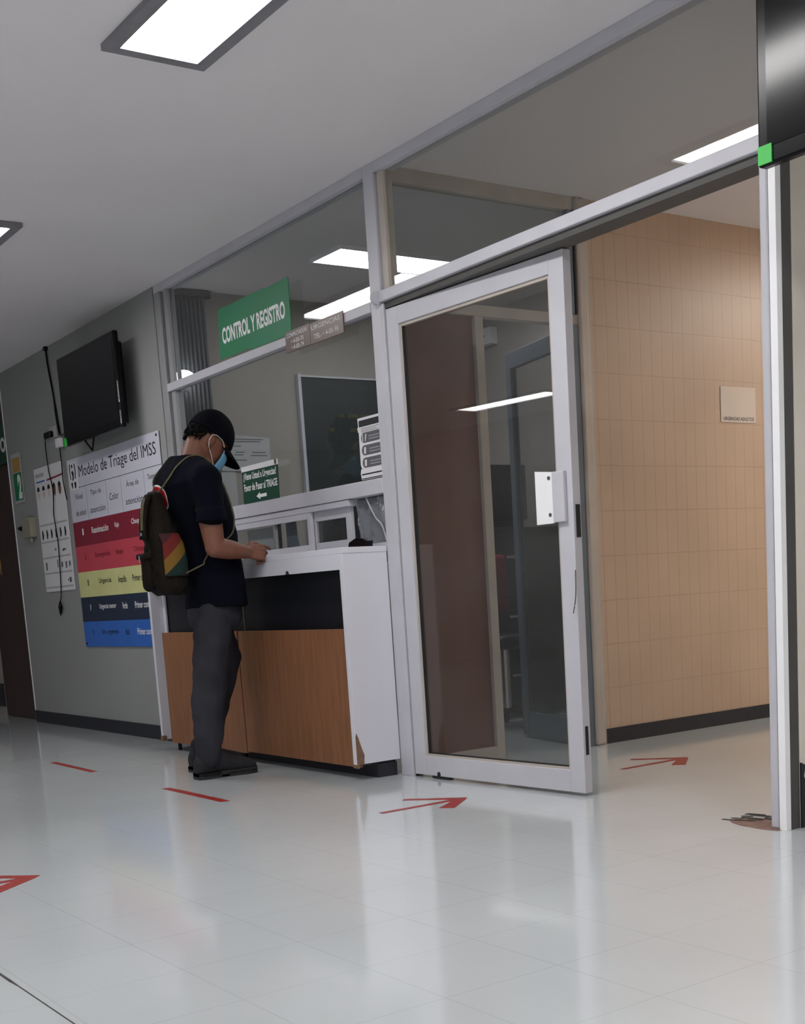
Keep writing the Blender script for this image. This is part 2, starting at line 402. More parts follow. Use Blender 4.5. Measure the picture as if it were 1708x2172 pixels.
def text(s, u0, u1, v0, v1, m, parent, place, name='lettering', bold=0.0, skew=0.0):
    """text stretched into the rectangle u0..u1, v0..v1; place(u, v) -> world point (list of both faces)"""
    cu = bpy.data.curves.new('t', 'FONT'); cu.body = s; cu.align_x = 'LEFT'; cu.offset = bold; cu.resolution_u = 3
    t = bpy.data.objects.new('t', cu); C.objects.link(t); me = evaluate(t); bpy.data.objects.remove(t)
    b = bmesh.new(); b.from_mesh(me)
    xs = [v.co.x for v in b.verts]; ys = [v.co.y for v in b.verts]
    xa, xb, ya, yb = min(xs), max(xs), min(ys), max(ys)
    for v in b.verts:
        u = u0 + (v.co.x - xa) / (xb - xa) * (u1 - u0); w_ = v0 + (v.co.y - ya) / (yb - ya) * (v1 - v0)
        v.co = place(u, w_)
    me2 = bpy.data.meshes.new(name); b.to_mesh(me2); b.free(); me2.materials.append(m)
    o = bpy.data.objects.new(name, me2); C.objects.link(o)
    if parent: o.parent = parent; o.matrix_parent_inverse = Matrix.Translation(parent.location).inverted()
    return o

def on_y(y): return lambda u, v: Vector((u, y, v))          # faces -Y, reads left to right along +X
def on_x(x): return lambda u, v: Vector((x, u, v))          # faces +X, reads along +Y

# ================================================================ SETTING
def struct(name, bm, m, label=None):
    o = link(name, bm, m); o['kind'] = 'structure'
    return o

struct('floor', box(new(), -9, 8, -6.5, 6.2, -0.1, 0), M['floor'])
struct('ceiling', box(new(), -9, 8, -6.5, 6.2, CEIL, CEIL + 0.12), M['ceiling'])
struct('wall_left', box(new(), -5.03, -2.2, 0.0, 0.12, 0, CEIL), M['gray_wall'])
struct('wall_office', box(new(), -2.32, -2.2, 0.12, 2.38, 0, CEIL), M['office_wall'])
struct('wall_back', box(new(), -2.2, -0.05, 2.26, 2.38, 0, CEIL), M['office_wall'])
struct('wall_tiled', box(new(), -0.05, 0.07, 1.205, 6.2, 0, CEIL), M['tile'])
struct('wall_right', box(new(), 2.06, 2.172, 0.062, 6.2, 0, CEIL), M['beige_wall'])
struct('wall_front', box(new(), -9, 8, -6.62, -6.5, 0, CEIL), M['gray_wall'])
struct('wall_far_left', box(new(), -9.1, -9, -6.5, 6.2, 0, CEIL), M['gray_wall'])
struct('wall_far_right', box(new(), 8, 8.1, -6.5, 6.2, 0, CEIL), M['beige_wall'])
struct('wall_far_back', box(new(), -9, 8, 6.2, 6.3, 0, CEIL), M['beige_wall'])
struct('wall_recess', box(new(), -9, -5.97, 0.06, 0.18, 0, CEIL), M['office_wall'])
struct('baseboard_left', box(new(), -5.03, -2.2, -0.008, 0.0, 0, 0.088), M['baseboard'])
struct('baseboard_tiled', box(new(), 0.07, 0.078, 1.205, 6.2, 0, 0.075), M['baseboard'])
struct('baseboard_recess', box(new(), -9, -5.975, 0.045, 0.06, 0.075, 0.265), M['baseboard'])
# ragged black vinyl left on the right-hand wall
b = new(); pts = [(0.0625, 0.0), (0.0625, 0.21), (0.085, 0.2), (0.075, 0.165), (0.1, 0.13), (0.12, 0.11), (0.4, 0.1), (3, 0.1), (3, 0)]
va = [b.verts.new((2.172, y, z)) for y, z in pts]; vb = [b.verts.new((2.178, y, z)) for y, z in pts]
b.faces.new(va); b.faces.new(vb[::-1])
for i in range(len(pts)): b.faces.new([va[i], va[(i + 1) % len(pts)], vb[(i + 1) % len(pts)], vb[i]])
struct('baseboard_right', b, M['baseboard'])
struct('trim_1', box(new(), -5.044, -5.03, -0.004, 0.12, 0, CEIL), M['alu_white'])

# ---- glazed partition above the counter (window_1)
w1 = thing('window_1', (-1.05, 0, 0), None, None, kind='structure')
b = new()
box(b, -2.19, 0.0, 0.0, 0.07, CEIL - 0.042, CEIL, bev=.002)           # head
link('frame', b, M['alu'], w1)
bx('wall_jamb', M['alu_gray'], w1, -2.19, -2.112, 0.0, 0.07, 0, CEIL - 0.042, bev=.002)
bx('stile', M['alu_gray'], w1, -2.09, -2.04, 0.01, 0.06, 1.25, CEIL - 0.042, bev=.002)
bx('gasket', M['gasket'], w1, -2.112, -2.09, 0.02, 0.06, 1.25, CEIL - 0.042)
bx('transom_bar', M['alu'], w1, -2.112, 0.0, -0.004, 0.05, 2.008, 2.051, bev=.003)
bx('sill_bar', M['alu'], w1, -2.112, 0.0, -0.002, 0.06, 1.252, 1.318, bev=.003)
bx('pane', M['glass'], w1, -2.04, 0.0, 0.028, 0.033, 2.051, CEIL - 0.042)
bx('pane', M['glass'], w1, -2.04, 0.0, 0.028, 0.033, 1.318, 2.008)
# serving hatch below the sill bar
b = new()
box(b, -2.112, -0.30, 0.005, 0.055, 1.222, 1.25, bev=.002)
box(b, -2.112, 0.0, 0.005, 0.055, 1.0, 1.04, bev=.002)
box(b, -2.112, -1.50, 0.0, 0.05, 1.04, 1.222, bev=.002)
link('hatch_track', b, M['alu'], w1)
def sash(x0, x1, y, z0, z1, fw=0.035):
    b = new()
    box(b, x0, x1, y, y + 0.018, z1 - fw, z1, bev=.001); box(b, x0, x1, y, y + 0.018, z0, z0 + fw, bev=.001)
    box(b, x0, x0 + fw, y, y + 0.018, z0 + fw, z1 - fw, bev=.001); box(b, x1 - fw, x1, y, y + 0.018, z0 + fw, z1 - fw, bev=.001)
    s = link('sliding_sash', b, M['alu'], w1)
    p = bx('pane', M['glass_clear'], s, x0 + fw, x1 - fw, y + 0.007, y + 0.011, z0 + fw, z1 - fw)
sash(-1.50, -0.66, 0.008, 1.04, 1.222, 0.03)
sash(-0.70, -0.33, 0.032, 1.03, 1.222, 0.045)
bx('stile', M['gasket'], w1, -1.03, -1.018, 0.03, 0.045, 1.04, 1.222)
bx('stile', M['alu'], w1, -1.06, -1.03, 0.03, 0.045, 1.04, 1.222)

# ---- centre post (trim) and door opening
p = thing('trim_2', (0.04, 0.03, 0), None, None, kind='structure')
b = new(); box(b, 0.0, 0.078, 0.0, 0.07, 0, CEIL - 0.0, bev=.003); box(b, 0.078, 0.094, 0.0, 0.06, 0, 2.028, bev=.002); link('post', b, M['alu'], p)
bx('gasket', M['gasket'], p, 0.094, 0.1, 0.012, 0.05, 0, 2.02)
bx('inner_stile', M['alu_warm'], p, 0.086, 0.13, 0.014, 0.06, 2.075, CEIL - 0.042)
bx('gasket', M['gasket'], p, 0.078, 0.086, 0.03, 0.06, 2.075, CEIL - 0.042)
b = new(); tube(b, [(0.062, -0.016, 2.05), (0.082, -0.016, 2.05)], 0.028, 12); link('bar_socket', b, M['alu'], p, smooth=False)

w2 = thing('window_2', (1.1, 0, 2.05), None, None, kind='structure')
bx('head_bar', M['alu'], w2, 0.078, 2.17, 0.0, 0.07, CEIL - 0.042, CEIL, bev=.002)
bx('transom_bar', M['alu'], w2, 0.08, 2.14, -0.016, 0.05, 2.03, 2.075, bev=.004)
bx('door_track', M['dark_side'], w2, 0.1, 2.10, 0.004, 0.10, 2.004, 2.03)
bx('pane', M['glass'], w2, 0.13, 2.12, 0.028, 0.033, 2.075, CEIL - 0.042)

# right-hand post
p = thing('trim_3', (2.14, 0.03, 0), None, None, kind='structure')
b = new(); box(b, 2.104, 2.138, 0.0, 0.06, 0, CEIL, bev=.008); link('round_edge', b, M['alu'], p)
bx('gasket', M['gasket'], p, 2.138, 2.143, 0.004, 0.05, 0, CEIL)
bx('front_strip', M['alu_white'], p, 2.143, 2.170, -0.004, 0.02, 0.0, CEIL, bev=.001)  # aluminium strip, its glare put into the white colour
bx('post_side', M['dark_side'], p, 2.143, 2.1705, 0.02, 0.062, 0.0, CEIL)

# ---- side partition between office and corridor (window_3)
w3 = thing('window_3', (0.05, 0.6, 0), None, None, kind='structure')
b = new()
box(b, 0.02, 0.072, 0.07, 1.205, CEIL - 0.062, CEIL, bev=.002)
box(b, 0.02, 0.072, 0.07, 1.205, 2.017, 2.065, bev=.002)
box(b, 0.02, 0.072, 0.505, 0.552, 0, 2.017, bev=.003)
box(b, 0.02, 0.072, 0.07, 0.505, 0, 0.072, bev=.002)
box(b, 0.02, 0.06, 0.07, 0.098, 0.072, 2.017)
link('frame', b, M['alu_warm'], w3)
b = new()
box(b, 0.03, 0.09, 1.125, 1.188, 0, CEIL, bev=.012); box(b, 0.04, 0.075, 1.188, 1.21, 0, CEIL, bev=.002)
link('corner_post', b, M['alu_warm'], w3)
b = new(); box(b, 0.05, 0.085, 1.075, 1.10, 2.065, CEIL - .062, bev=.001); box(b, 0.045, 0.08, 1.085, 1.12, 0, 2.017, bev=.001); link('stile', b, M['alu_blue'], w3)
bx('gasket', M['gasket'], w3, 0.075, 0.085, 1.108, 1.118, 2.065, CEIL - .062)
bx('brown_panel', M['panel'], w3, 0.038, 0.05, 0.098, 0.505, 0.072, 2.017)
bx('pane', M['glass_clear'], w3, 0.04, 0.045, 0.07, 1.125, 2.065, CEIL - 0.062)

# ---- big glazed entrance door, slightly open (door_1)
HX, HY = 0.102, 0.006; EX, EY = 1.152, 0.072
dv = Vector((EX - HX, EY - HY, 0)); DL = dv.length; du = dv.normalized(); dn = Vector((-du.y, du.x, 0))
d1 = bpy.data.objects.new('door_1', None); C.objects.link(d1); d1['kind'] = 'structure'; d1.location = (HX, HY, 0); d1.empty_display_size = .1
d1.rotation_euler = (0, 0, math.atan2(du.y, du.x))
def dpart(name, bm, m, par=None, smooth=False):
    me = bpy.data.meshes.new(name); bmesh.ops.recalc_face_normals(bm, faces=bm.faces[:]); bm.to_mesh(me); bm.free(); me.materials.append(m)
    o = bpy.data.objects.new(name, me); C.objects.link(o); o.parent = par or d1
    if smooth:
        for q in me.polygons: q.use_smooth = True
    return o
DT = 2.000; T = 0.04
b = new()
box(b, 0, 0.078, 0, T, 0.012, DT, bev=.002); box(b, DL - 0.078, DL, 0, T, 0.012, DT, bev=.002)
box(b, 0.078, DL - 0.078, 0, T, 0.012, 0.098, bev=.002); box(b, 0.078, DL - 0.078, 0, T, DT - 0.072, DT, bev=.002)
leaf = dpart('leaf_frame', b, M['alu'])
b = new()
box(b, 0.078, 0.09, 0.008, 0.032, 0.098, DT - .072); box(b, DL - .09, DL - .078, 0.008, 0.032, 0.098, DT - .072)
box(b, 0.09, DL - .09, 0.008, 0.032, 0.098, 0.108); box(b, 0.09, DL - .09, 0.008, 0.032, DT - .084, DT - .072)
dpart('glazing_bead', b, M['alu_warm'])
b = new()
box(b, 0.09, 0.093, 0.01, 0.03, 0.108, DT - .084); box(b, 0.093, DL - .09, 0.01, 0.03, 0.108, 0.111)
dpart('gasket', b, M['gasket'])
dpart('pane', box(new(), 0.09, DL - .09, 0.018, 0.023, 0.108, DT - .084), M['glass_door'])
b = new()
slab_y(b, [(DL - 0.178, 1.038), (DL - 0.088, 1.038), (DL - 0.088, 1.226), (DL - 0.178, 1.236)], -0.018, -0.012)
pl = dpart('handle_plate', b, M['white_print'])
b = new(); box(b, DL - .09, DL - .028, -0.018, 0.0, 1.04, 1.226, bev=.004); dpart('handle_bracket', b, M['alu'])
for zz in (1.07, 1.205):
    b = new(); tube(b, [(DL - .103, -0.021, zz), (DL - .103, -0.017, zz)], 0.007, 10)
    s_ = dpart('screw', b, M['dark_side'], pl)
b = new(); box(b, DL - 0.0005, DL + 0.004, 0.012, 0.032, 0.98, 1.10); box(b, DL - 0.0005, DL + 0.003, 0.012, 0.026, 0.16, 0.27); dpart('lock_slot', b, M['gasket'])
b = new(); tube(b, smooth_path([(DL + .001, -0.004, 0.86), (DL + .004, -0.01, 0.78), (DL + .002, -0.014, 0.74), (DL - .012, -0.012, 0.70)]), 0.0022, 6); dpart('loose_seal', b, M['dark_side'])
b = new(); box(b, 0.12, 0.24, -0.001, 0.02, 0.002, 0.012); ellipsoid(b, (0.165, 0.0, 0.02), (0.012, 0.003, 0.012)); dpart('bottom_roller', b, M['gasket'])

# ---- door folded into the office (door_2)
hx, hy = 0.035, 1.075; ex, ey = -0.562, 1.208
dv2 = Vector((ex - hx, ey - hy, 0)); L2 = dv2.length
d2 = bpy.data.objects.new('door_2', None); C.objects.link(d2); d2['kind'] = 'structure'; d2.location = (hx, hy, 0)
d2.rotation_euler = (0, 0, math.atan2(dv2.y, dv2.x)); d2.empty_display_size = .1
b = new()
box(b, 0, 0.05, -.018, .018, 0.012, 2.0, bev=.002); box(b, L2 - 0.055, L2, -.018, .018, 0.012, 2.0, bev=.002)
box(b, .05, L2 - .055, -.018, .018, 0.012, 0.14, bev=.002); box(b, .05, L2 - .055, -.018, .018, 1.92, 2.0, bev=.002)
dpart('leaf_frame', b, M['alu_blue'], d2)
dpart('pane', box(new(), .05, L2 - .055, -.004, .004, 0.14, 1.92), M['glass_door'], d2)

# ---- far brown door (door_3)
d3 = thing('door_3', (-5.5, 0.06, 0), None, None, kind='structure')
bx('slab', M['door_brown'], d3, -5.965, -5.05, 0.06, 0.10, 0.003, CEIL - 0.01, bev=.003)
b = new(); tube(b, [(-5.88, 0.058, 1.0), (-5.88, 0.02, 1.0)], 0.012, 10); tube(b, [(-5.9, 0.02, 1.0), (-5.8, 0.02, 1.0)], 0.01, 10); link('door_handle', b, M['metal'], d3)
bx('edge_strip', M['yellow_print'], d3, -5.70, -5.69, 0.055, 0.06, 1.15, 1.32)

# ================================================================ CEILING LIGHTS
def ceiling_light(x0, x1, y0, y1, m, label, group, fr=0.045, name='ceiling_light', fm='lamp_frame'):
    t = thing(name, ((x0 + x1) / 2, (y0 + y1) / 2, CEIL), label, 'ceiling light', group)
    b = new(); z0 = CEIL - 0.02; z1 = CEIL - 0.0005
    box(b, x0 - fr, x1 + fr, y0 - fr, y0, z0, z1); box(b, x0 - fr, x1 + fr, y1, y1 + fr, z0, z1)
    box(b, x0 - fr, x0, y0, y1, z0, z1); box(b, x1, x1 + fr, y0, y1, z0, z1)
    link('lamp_frame', b, M[fm], t)
    bx('diffuser', m, t, x0, x1, y0, y1, CEIL - 0.011, CEIL - 0.003)
    return t
g = 'recessed ceiling lights of the hall'
ceiling_light(0.685, 1.885, -1.345, -1.078, M['lamp'], 'large recessed ceiling light cut by the top edge, left of the glazed door', g)
ceiling_light(-2.55, -1.345, -1.345, -1.062, M['lamp_far'], 'recessed ceiling light cut by the left edge, above the gray wall screen', g)
ceiling_light(3.9, 5.1, -1.345, -1.078, M['lamp'], 'ceiling light of the front row beyond the right edge of the frame', g)
for x0 in (-5.08, -1.85, 1.4, 4.6):
    ceiling_light(x0, x0 + 1.22, -5.66, -5.38, M['lamp_rear'] if x0 > 0 else M['lamp_far'], 'ceiling light of the row behind the camera', g)
ceiling_light(3.9, 5.1, 1.9, 2.17, M['lamp'], 'added unseen light brightening the beige wall beyond the right post', g)  # unseen fitting added to brighten the beige right-hand wall
ceiling_light(-1.335, -1.05, 0.54, 1.74, M['lamp_office'], 'long lit ceiling light inside the office, crossing behind the centre post', 'office ceiling light', fr=0.012, fm='alu_white')
ceiling_light(1.0, 1.28, 3.1, 4.3, M['fill_corr'], 'added unseen warm light brightening the tiled corridor behind the entrance', 'added corridor light')  # out-of-view fitting added to warm and brighten the tiled wall

# ================================================================ RECEPTION COUNTER
ct = thing('reception_counter', (-1.05, -0.12, 0), 'white reception counter with brown wooden front doors and black recess', 'counter')
F = -0.235
bx('side_panel', M['white_lam'], ct, -2.122, -2.094, F, -0.003, 0.062, 0.995, bev=.0015)
bx('side_panel', M['white_lam'], ct, -0.030, 0.0, F, -0.003, 0.074, 0.998, bev=.0015)
b = new()
pts = [(-2.122, 0.93), (-0.03, 0.93), (-0.03, 1.024), (-2.122, 1.024)]
pts = [(-2.122, 0.93)]
# small notch broken out of the lower edge near the right end
pts += [(-0.52, 0.93), (-0.512, 0.944), (-0.495, 0.948), (-0.48, 0.942), (-0.475, 0.93), (-0.03, 0.93), (-0.03, 1.0), (-2.122, 1.0)]
slab_y(b, pts, F, F + 0.018); link('front_rail', b, M['white_lam'], ct)
bx('notch_core', M['cabinet'], ct, -0.52, -0.47, F + 0.006, F + 0.015, 0.93, 0.95)
bx('edge_strip', M['strap'], ct, -1.128, -1.120, -0.154, -0.15, 0.672, 0.93)
bx('edge_strip', M['strap'], ct, -2.094, -2.088, -0.156, -0.15, 0.672, 0.93)
bx('worktop', M['white_lam'], ct, -2.122, 0.002, F - 0.001, -0.003, 0.998, 1.024, bev=.002)
bx('recess_panel', M['black_lam'], ct, -2.094, -0.03, -0.15, -0.14, 0.62, 0.998)
b = new(); box(b, -2.058, -1.128, -0.2, -0.182, 0.045, 0.672, bev=.0015); dd1 = link('cupboard_door', b, M['wood'], ct)
b = new(); box(b, -1.116, -0.034, -0.2, -0.182, 0.055, 0.672, bev=.0015); dd2 = link('cupboard_door', b, M['wood'], ct)
bx('bottom_board', M['cabinet'], ct, -2.094, -0.03, -0.181, -0.01, 0.062, 0.08)
bx('filler_panel', M['white_lam'], ct, -2.093, -2.06, -0.165, -0.155, 0.062, 0.997)
b = new(); box(b, -1.55, -0.02, -0.115, -0.01, 0.0, 0.062); link('plinth', b, M['baseboard'], ct)
for x in (-2.02, -1.2):
    b = new(); tube(b, [(x, -0.17, 0.0), (x, -0.17, 0.062)], 0.011, 10); link('leg', b, M['black_plastic'], ct)
# chipped corner low on the right cheek and left cheek foot
b = new()
pp = [(F + .001, 0.074), (F + 0.036, 0.072), (F + 0.04, 0.115), (F + 0.026, 0.155), (F + 0.016, 0.19), (F + 0.006, 0.215), (F + .001, 0.2)]
va = [b.verts.new((0.0005, y, z)) for y, z in pp]; vb = [b.verts.new((0.003, y, z)) for y, z in pp]
b.faces.new(va); b.faces.new(vb[::-1])
for i in range(len(pp)): b.faces.new([va[i], va[(i + 1) % len(pp)], vb[(i + 1) % len(pp)], vb[i]])
link('chipped_edge', b, M['chip'], ct)
bx('chipped_edge', M['chip'], ct, -2.125, -2.09, F - 0.003, F + 0.02, 0.055, 0.085)
b = new(); box(b, -0.034, 0.004, F + .001, F + .012, 0.058, 0.078); link('chipped_edge', b, M['chip'], ct)

# small things on the counter and at the hatch
t = thing('stapler', (-0.12, -0.06, 1.024), 'small black stapler lying on the right end of the white counter', 'stapler')
b = new(); slab_y(b, [(-0.195, 1.0245), (-0.045, 1.0245), (-0.04, 1.05), (-0.07, 1.062), (-0.13, 1.066), (-0.185, 1.05)], -0.08, -0.045); link('stapler_body', b, M['black_plastic'], t)
b = new(); box(b, -0.2, -0.05, -0.083, -0.042, 1.0242, 1.029, bev=.001); link('base', b, M['gasket'], t)

b = new(); rows = 10; cols = 16; vs = []
for i in range(rows + 1):
    r_ = []
    for j in range(cols + 1):
        u = j / cols; v = i / rows
        r_.append(b.verts.new((-0.30 + 0.29 * u, 0.045 + 0.012 * math.sin(u * 19 + 3 * v) + 0.008 * math.sin(v * 9 + u * 31), 1.04 + 0.205 * v)))
    vs.append(r_)
for i in range(rows):
    for j in range(cols): b.faces.new([vs[i][j], vs[i][j + 1], vs[i + 1][j + 1], vs[i + 1][j]])
psh = o = link('plastic_sheet', b, M['film'], smooth=True); o.modifiers.new('s', 'SOLIDIFY').thickness = 0.001
tag(o, 'crumpled clear plastic sheet taped across the right end of the serving hatch', 'plastic sheet')
b = new(); tube(b, smooth_path([(-0.17, 0.02, 1.245), (-0.13, 0.018, 1.19), (-0.10, 0.02, 1.15), (-0.055, 0.02, 1.115), (-0.025, 0.02, 1.045)]), 0.004, 6)
link('cord', b, M['paper_gray'], psh, smooth=True)

o = bx('loose_sheet', M['paper_gray'], None, -1.42, -1.14, 0.062, 0.065, 1.0, 1.19)
tag(o, 'pale sheet standing behind the left pane of the serving hatch', 'paper')
b = new(); slab_y(b, [(-1.0, 1.0), (-0.86, 1.0), (-0.89, 1.12), (-0.90, 1.215), (-1.0, 1.215)], 0.062, 0.066)
o = link('hanging_cloth', b, M['alu_blue']); tag(o, 'blue gray cloth hanging behind the middle of the serving hatch', 'cloth')
for z_ in (1.0,):
    o = bx('hatch_shelf', M['paper_gray'], None, -2.1, -0.02, 0.07, 0.40, 0.972, 0.998); tag(o, 'pale inner shelf behind the serving hatch', 'shelf')

# ================================================================ SIGNS ON THE PARTITION
t = thing('office_sign', (-1.045, -0.006, 2.05), 'green CONTROL Y REGISTRO sign hanging on the partition above the counter', 'sign')
b = new(); slab_y(b, [(-1.418, 2.06), (-1.1, 2.06), (-1.098, 2.052), (-0.672, 2.048), (-0.668, 2.303), (-0.9, 2.3), (-0.905, 2.305), (-1.405, 2.306)], -0.010, -0.006); link('sign_board', b, M['green'], t)
text('CONTROL Y REGISTRO', -1.375, -0.715, 2.128, 2.208, M['white_print'], t, on_y(-0.0108), bold=0.035)
bx('hanger', M['gasket'], t, -1.06, -1.05, -0.006, 0.027, 2.29, 2.3)

t = thing('phone_sign', (-0.61, -0.006, 1.97), 'brown CONMUTADOR phone sign with two extension numbers, below the green sign', 'sign', 'brown phone signs')
bx('sign_board', M['brown_sign'], t, -0.73, -0.502, -0.012, -0.006, 1.968, 2.063, bev=.001)
text('CONMUTADOR', -0.715, -0.525, 2.034, 2.052, M['white_print'], t, on_y(-0.0125))
text('• 4-00-70', -0.675, -0.56, 2.003, 2.022, M['white_print'], t, on_y(-0.0125))
text('• 4-00-74', -0.675, -0.56, 1.976, 1.995, M['white_print'], t, on_y(-0.0125))
t = thing('phone_sign', (-0.35, -0.006, 1.965), 'brown URGENCIAS phone sign next to the centre post', 'sign', 'brown phone signs')
bx('sign_board', M['brown_sign'], t, -0.50, -0.21, -0.012, -0.006, 1.966, 2.058, bev=.001)
text('URGENCIAS', -0.485, -0.235, 2.026, 2.046, M['white_print'], t, on_y(-0.0125))
text('TEL- • 4-00-90', -0.465, -0.25, 1.984, 2.005, M['white_print'], t, on_y(-0.0125))

t = thing('triage_notice', (-1.1, 0.026, 1.318), 'green notice with white arrow asking urgent visitors to pass to triage', 'notice')
slab = new(); slab_y(slab, [(-1.305, 1.318), (-0.925, 1.318), (-0.918, 1.478), (-1.30, 1.478)], -0.004, 0.0); link('notice_board', slab, M['green_dark'], t)
slab = new(); slab_y(slab, [(-1.30, 1.478), (-0.918, 1.478), (-0.918, 1.505), (-1.30, 1.503)], -0.006, 0.0); link('white_header', slab, M['paper'], t)
bx('clip', M['dark_side'], t, -0.94, -0.925, -0.009, -0.006, 1.482, 1.504)
text('¿Viene Usted a Urgencias?', -1.285, -0.935, 1.424, 1.470, M['white_print'], t, on_y(-0.0048), bold=0.02)
text('Favor de Pasar al TRIAGE', -1.285, -0.93, 1.378, 1.415, M['white_print'], t, on_y(-0.0048), bold=0.02)
b = new(); quadlist(b, [[(-1.16, -0.0048, 1.345), (-1.12, -0.0048, 1.363), (-1.12, -0.0048, 1.353), (-1.05, -0.0048, 1.353), (-1.05, -0.0048, 1.337), (-1.12, -0.0048, 1.337), (-1.12, -0.0048, 1.327)]])
link('arrow_mark', b, M['white_print'], t)

def rounded(u0, u1, v0, v1, y, n=6):
    r = (v1 - v0) / 2; pts = []
    for k in range(n + 1):
        a = PI / 2 + PI * k / n; pts.append((u0 + r + r * math.cos(a), y, v0 + r + r * math.sin(a)))
    for k in range(n + 1):
        a = -PI / 2 + PI * k / n; pts.append((u1 - r + r * math.cos(a), y, v0 + r + r * math.sin(a)))
    return pts
t = thing('leaflet', (-0.1, 0.02, 1.33), 'torn black and white leaflet with three rounded panels, taped beside the centre post', 'leaflet')
b = new(); slab_y(b, [(-0.196, 1.39), (-0.185, 1.37), (-0.002, 1.37), (-0.002, 1.594), (-0.2, 1.594), (-0.197, 1.56), (-0.205, 1.55), (-0.2, 1.535), (-0.195, 1.53)], 0.020, 0.024); link('sheet', b, M['paper'], t)
b = new(); slab_y(b, [(-0.195, 1.352), (-0.188, 1.325), (-0.003, 1.325), (-0.003, 1.372), (-0.19, 1.372)], 0.016, 0.021); link('lower_sheet', b, M['paper'], t)
for u1, y_, za, zb in ((-0.19, .0194, 1.555, 1.583), (-0.185, .0154, 1.345, 1.351), (-0.185, .0154, 1.327, 1.331)):
    link('black_band', quadlist(new(), [[(u1, y_, za), (-0.004, y_, za), (-0.004, y_, zb), (u1, y_, zb)]]), M['black_print'], t)
for k in range(3):
    z0 = 1.484 - k * 0.054
    b = new(); quadlist(b, [rounded(-0.178, -0.012, z0, z0 + 0.044, 0.0192)]); o = link('printed_panel', b, M['gray_print'], t)
    text('lll' if k else 'HA', -0.165, -0.13, z0 + 0.008, z0 + 0.036, M['paper'], o, lambda u, v: Vector((u, 0.0188, v)), name='pictogram') if False else None
    b = new()
    quadlist(b, [[(-0.168 + .0, .0188, z0 + .006), (-0.162, .0188, z0 + .006), (-0.162, .0188, z0 + .038), (-0.168, .0188, z0 + .038)],
                 [(-0.148, .0188, z0 + .006), (-0.142, .0188, z0 + .006), (-0.132, .0188, z0 + .036), (-0.14, .0188, z0 + .038)]] if k == 0 else
             [[(-0.16, .0188, z0 + .008), (-0.145, .0188, z0 + .006), (-0.142, .0188, z0 + .036), (-0.158, .0188, z0 + .034)]])
    link('pictogram', b, M['paper'], t)
    b = new(); quadlist(b, [[(-0.115, .0188, z0 + .012 + q * .012), (-0.03, .0188, z0 + .012 + q * .012), (-0.03, .0188, z0 + .015 + q * .012), (-0.115, .0188, z0 + .015 + q * .012)] for q in range(2)]); link('print_lines', b, M['paper_gray'], t)
b = new(); quadlist(b, [[(-0.175, .0194, 1.546 - q * .007), (-0.03 - .02 * (q % 2), .0194, 1.546 - q * .007), (-0.03 - .02 * (q % 2), .0194, 1.548 - q * .007), (-0.175, .0194, 1.548 - q * .007)] for q in range(3)]); link('print_lines', b, M['gray_print'], t)

# ================================================================ INSIDE THE OFFICE
t = thing('chalkboard', (-2.19, 1.35, 1.2), 'dark green chalkboard with faint writing on the office wall', 'chalkboard')
bx('board', M['board'], t, -2.19, -2.176, 0.90, 2.10, 1.15, 2.142)
b = new(); box(b, -2.199, -2.166, 0.882, 0.902, 1.14, 2.16); box(b, -2.199, -2.166, 0.9, 2.12, 2.142, 2.152); box(b, -2.199, -2.166, 2.1, 2.12, 1.14, 2.15); link('board_frame', b, M['alu'], t)
b = new(); by = new()
for k in range(9):
    z = 2.08 - k * 0.085; y = 1.02 + random.random() * 0.1
    tgt = by if k in (2, 3) else b
    while y < 1.9:
        l_ = 0.03 + random.random() * 0.07
        if random.random() < 0.75: quadlist(tgt, [[(-2.1755, y, z), (-2.1755, y + l_, z), (-2.1755, y + l_, z + 0.022), (-2.1755, y, z + 0.022)]])
        y += l_ + 0.02
link('chalk_writing', b, M['chalk'], t)['kind'] = 'stuff'; link('chalk_writing', by, M['chalk_y'], t)['kind'] = 'stuff'

t = thing('wall_notice', (-2.19, 0.5, 1.6), 'printed white sheet on the office wall, to the right of the cap', 'paper', 'sheets on the office wall')
b = new()
va = [b.verts.new((-2.190, y, z)) for y, z in [(0.33, 1.585), (0.662, 1.585), (0.662, 1.778), (0.33, 1.80)]]; vb = [b.verts.new((-2.187, v.co.y, v.co.z)) for v in va]
b.faces.new(va); b.faces.new(vb[::-1])
for i in range(4): b.faces.new([va[i], va[(i + 1) % 4], vb[(i + 1) % 4], vb[i]])
link('sheet', b, M['paper_gray'], t)
b = new()
for q, (a_, c_, z_) in enumerate([(0.42, 0.62, 1.765), (0.42, 0.60, 1.752), (0.42, 0.47, 1.725), (0.43, 0.49, 1.69), (0.54, 0.63, 1.69), (0.42, 0.48, 1.675), (0.53, 0.64, 1.672), (0.42, 0.5, 1.645)]):
    quadlist(b, [[(-2.1865, a_, z_), (-2.1865, c_, z_), (-2.1865, c_, z_ + .006), (-2.1865, a_, z_ + .006)]])
link('print_lines', b, M['gray_print'], t)
o = bx('wall_notice', M['paper_gray'], None, -2.199, -2.194, 0.33, 0.425, 1.33, 1.60)
tag(o, 'pale strip of paper on the office wall below the printed white sheet', 'paper', 'sheets on the office wall')

t = thing('vertical_blind', (-2.19, 0.15, 1.25), 'gray vertical blind gathered at the left end of the office window', 'blind')
for k in range(9):
    y = 0.075 + k * 0.026
    b = new()
    pr = [(-2.196, y), (-2.172, y + 0.006), (-2.158, y + 0.013), (-2.172, y + 0.019), (-2.196, y + 0.024)]
    prism(b, pr, 1.2, 2.55 - 0.0); link('slat', b, M['blind'], t)
bx('head_rail', M['dark_side'], t, -2.198, -2.155, 0.072, 0.34, 2.55, 2.585)

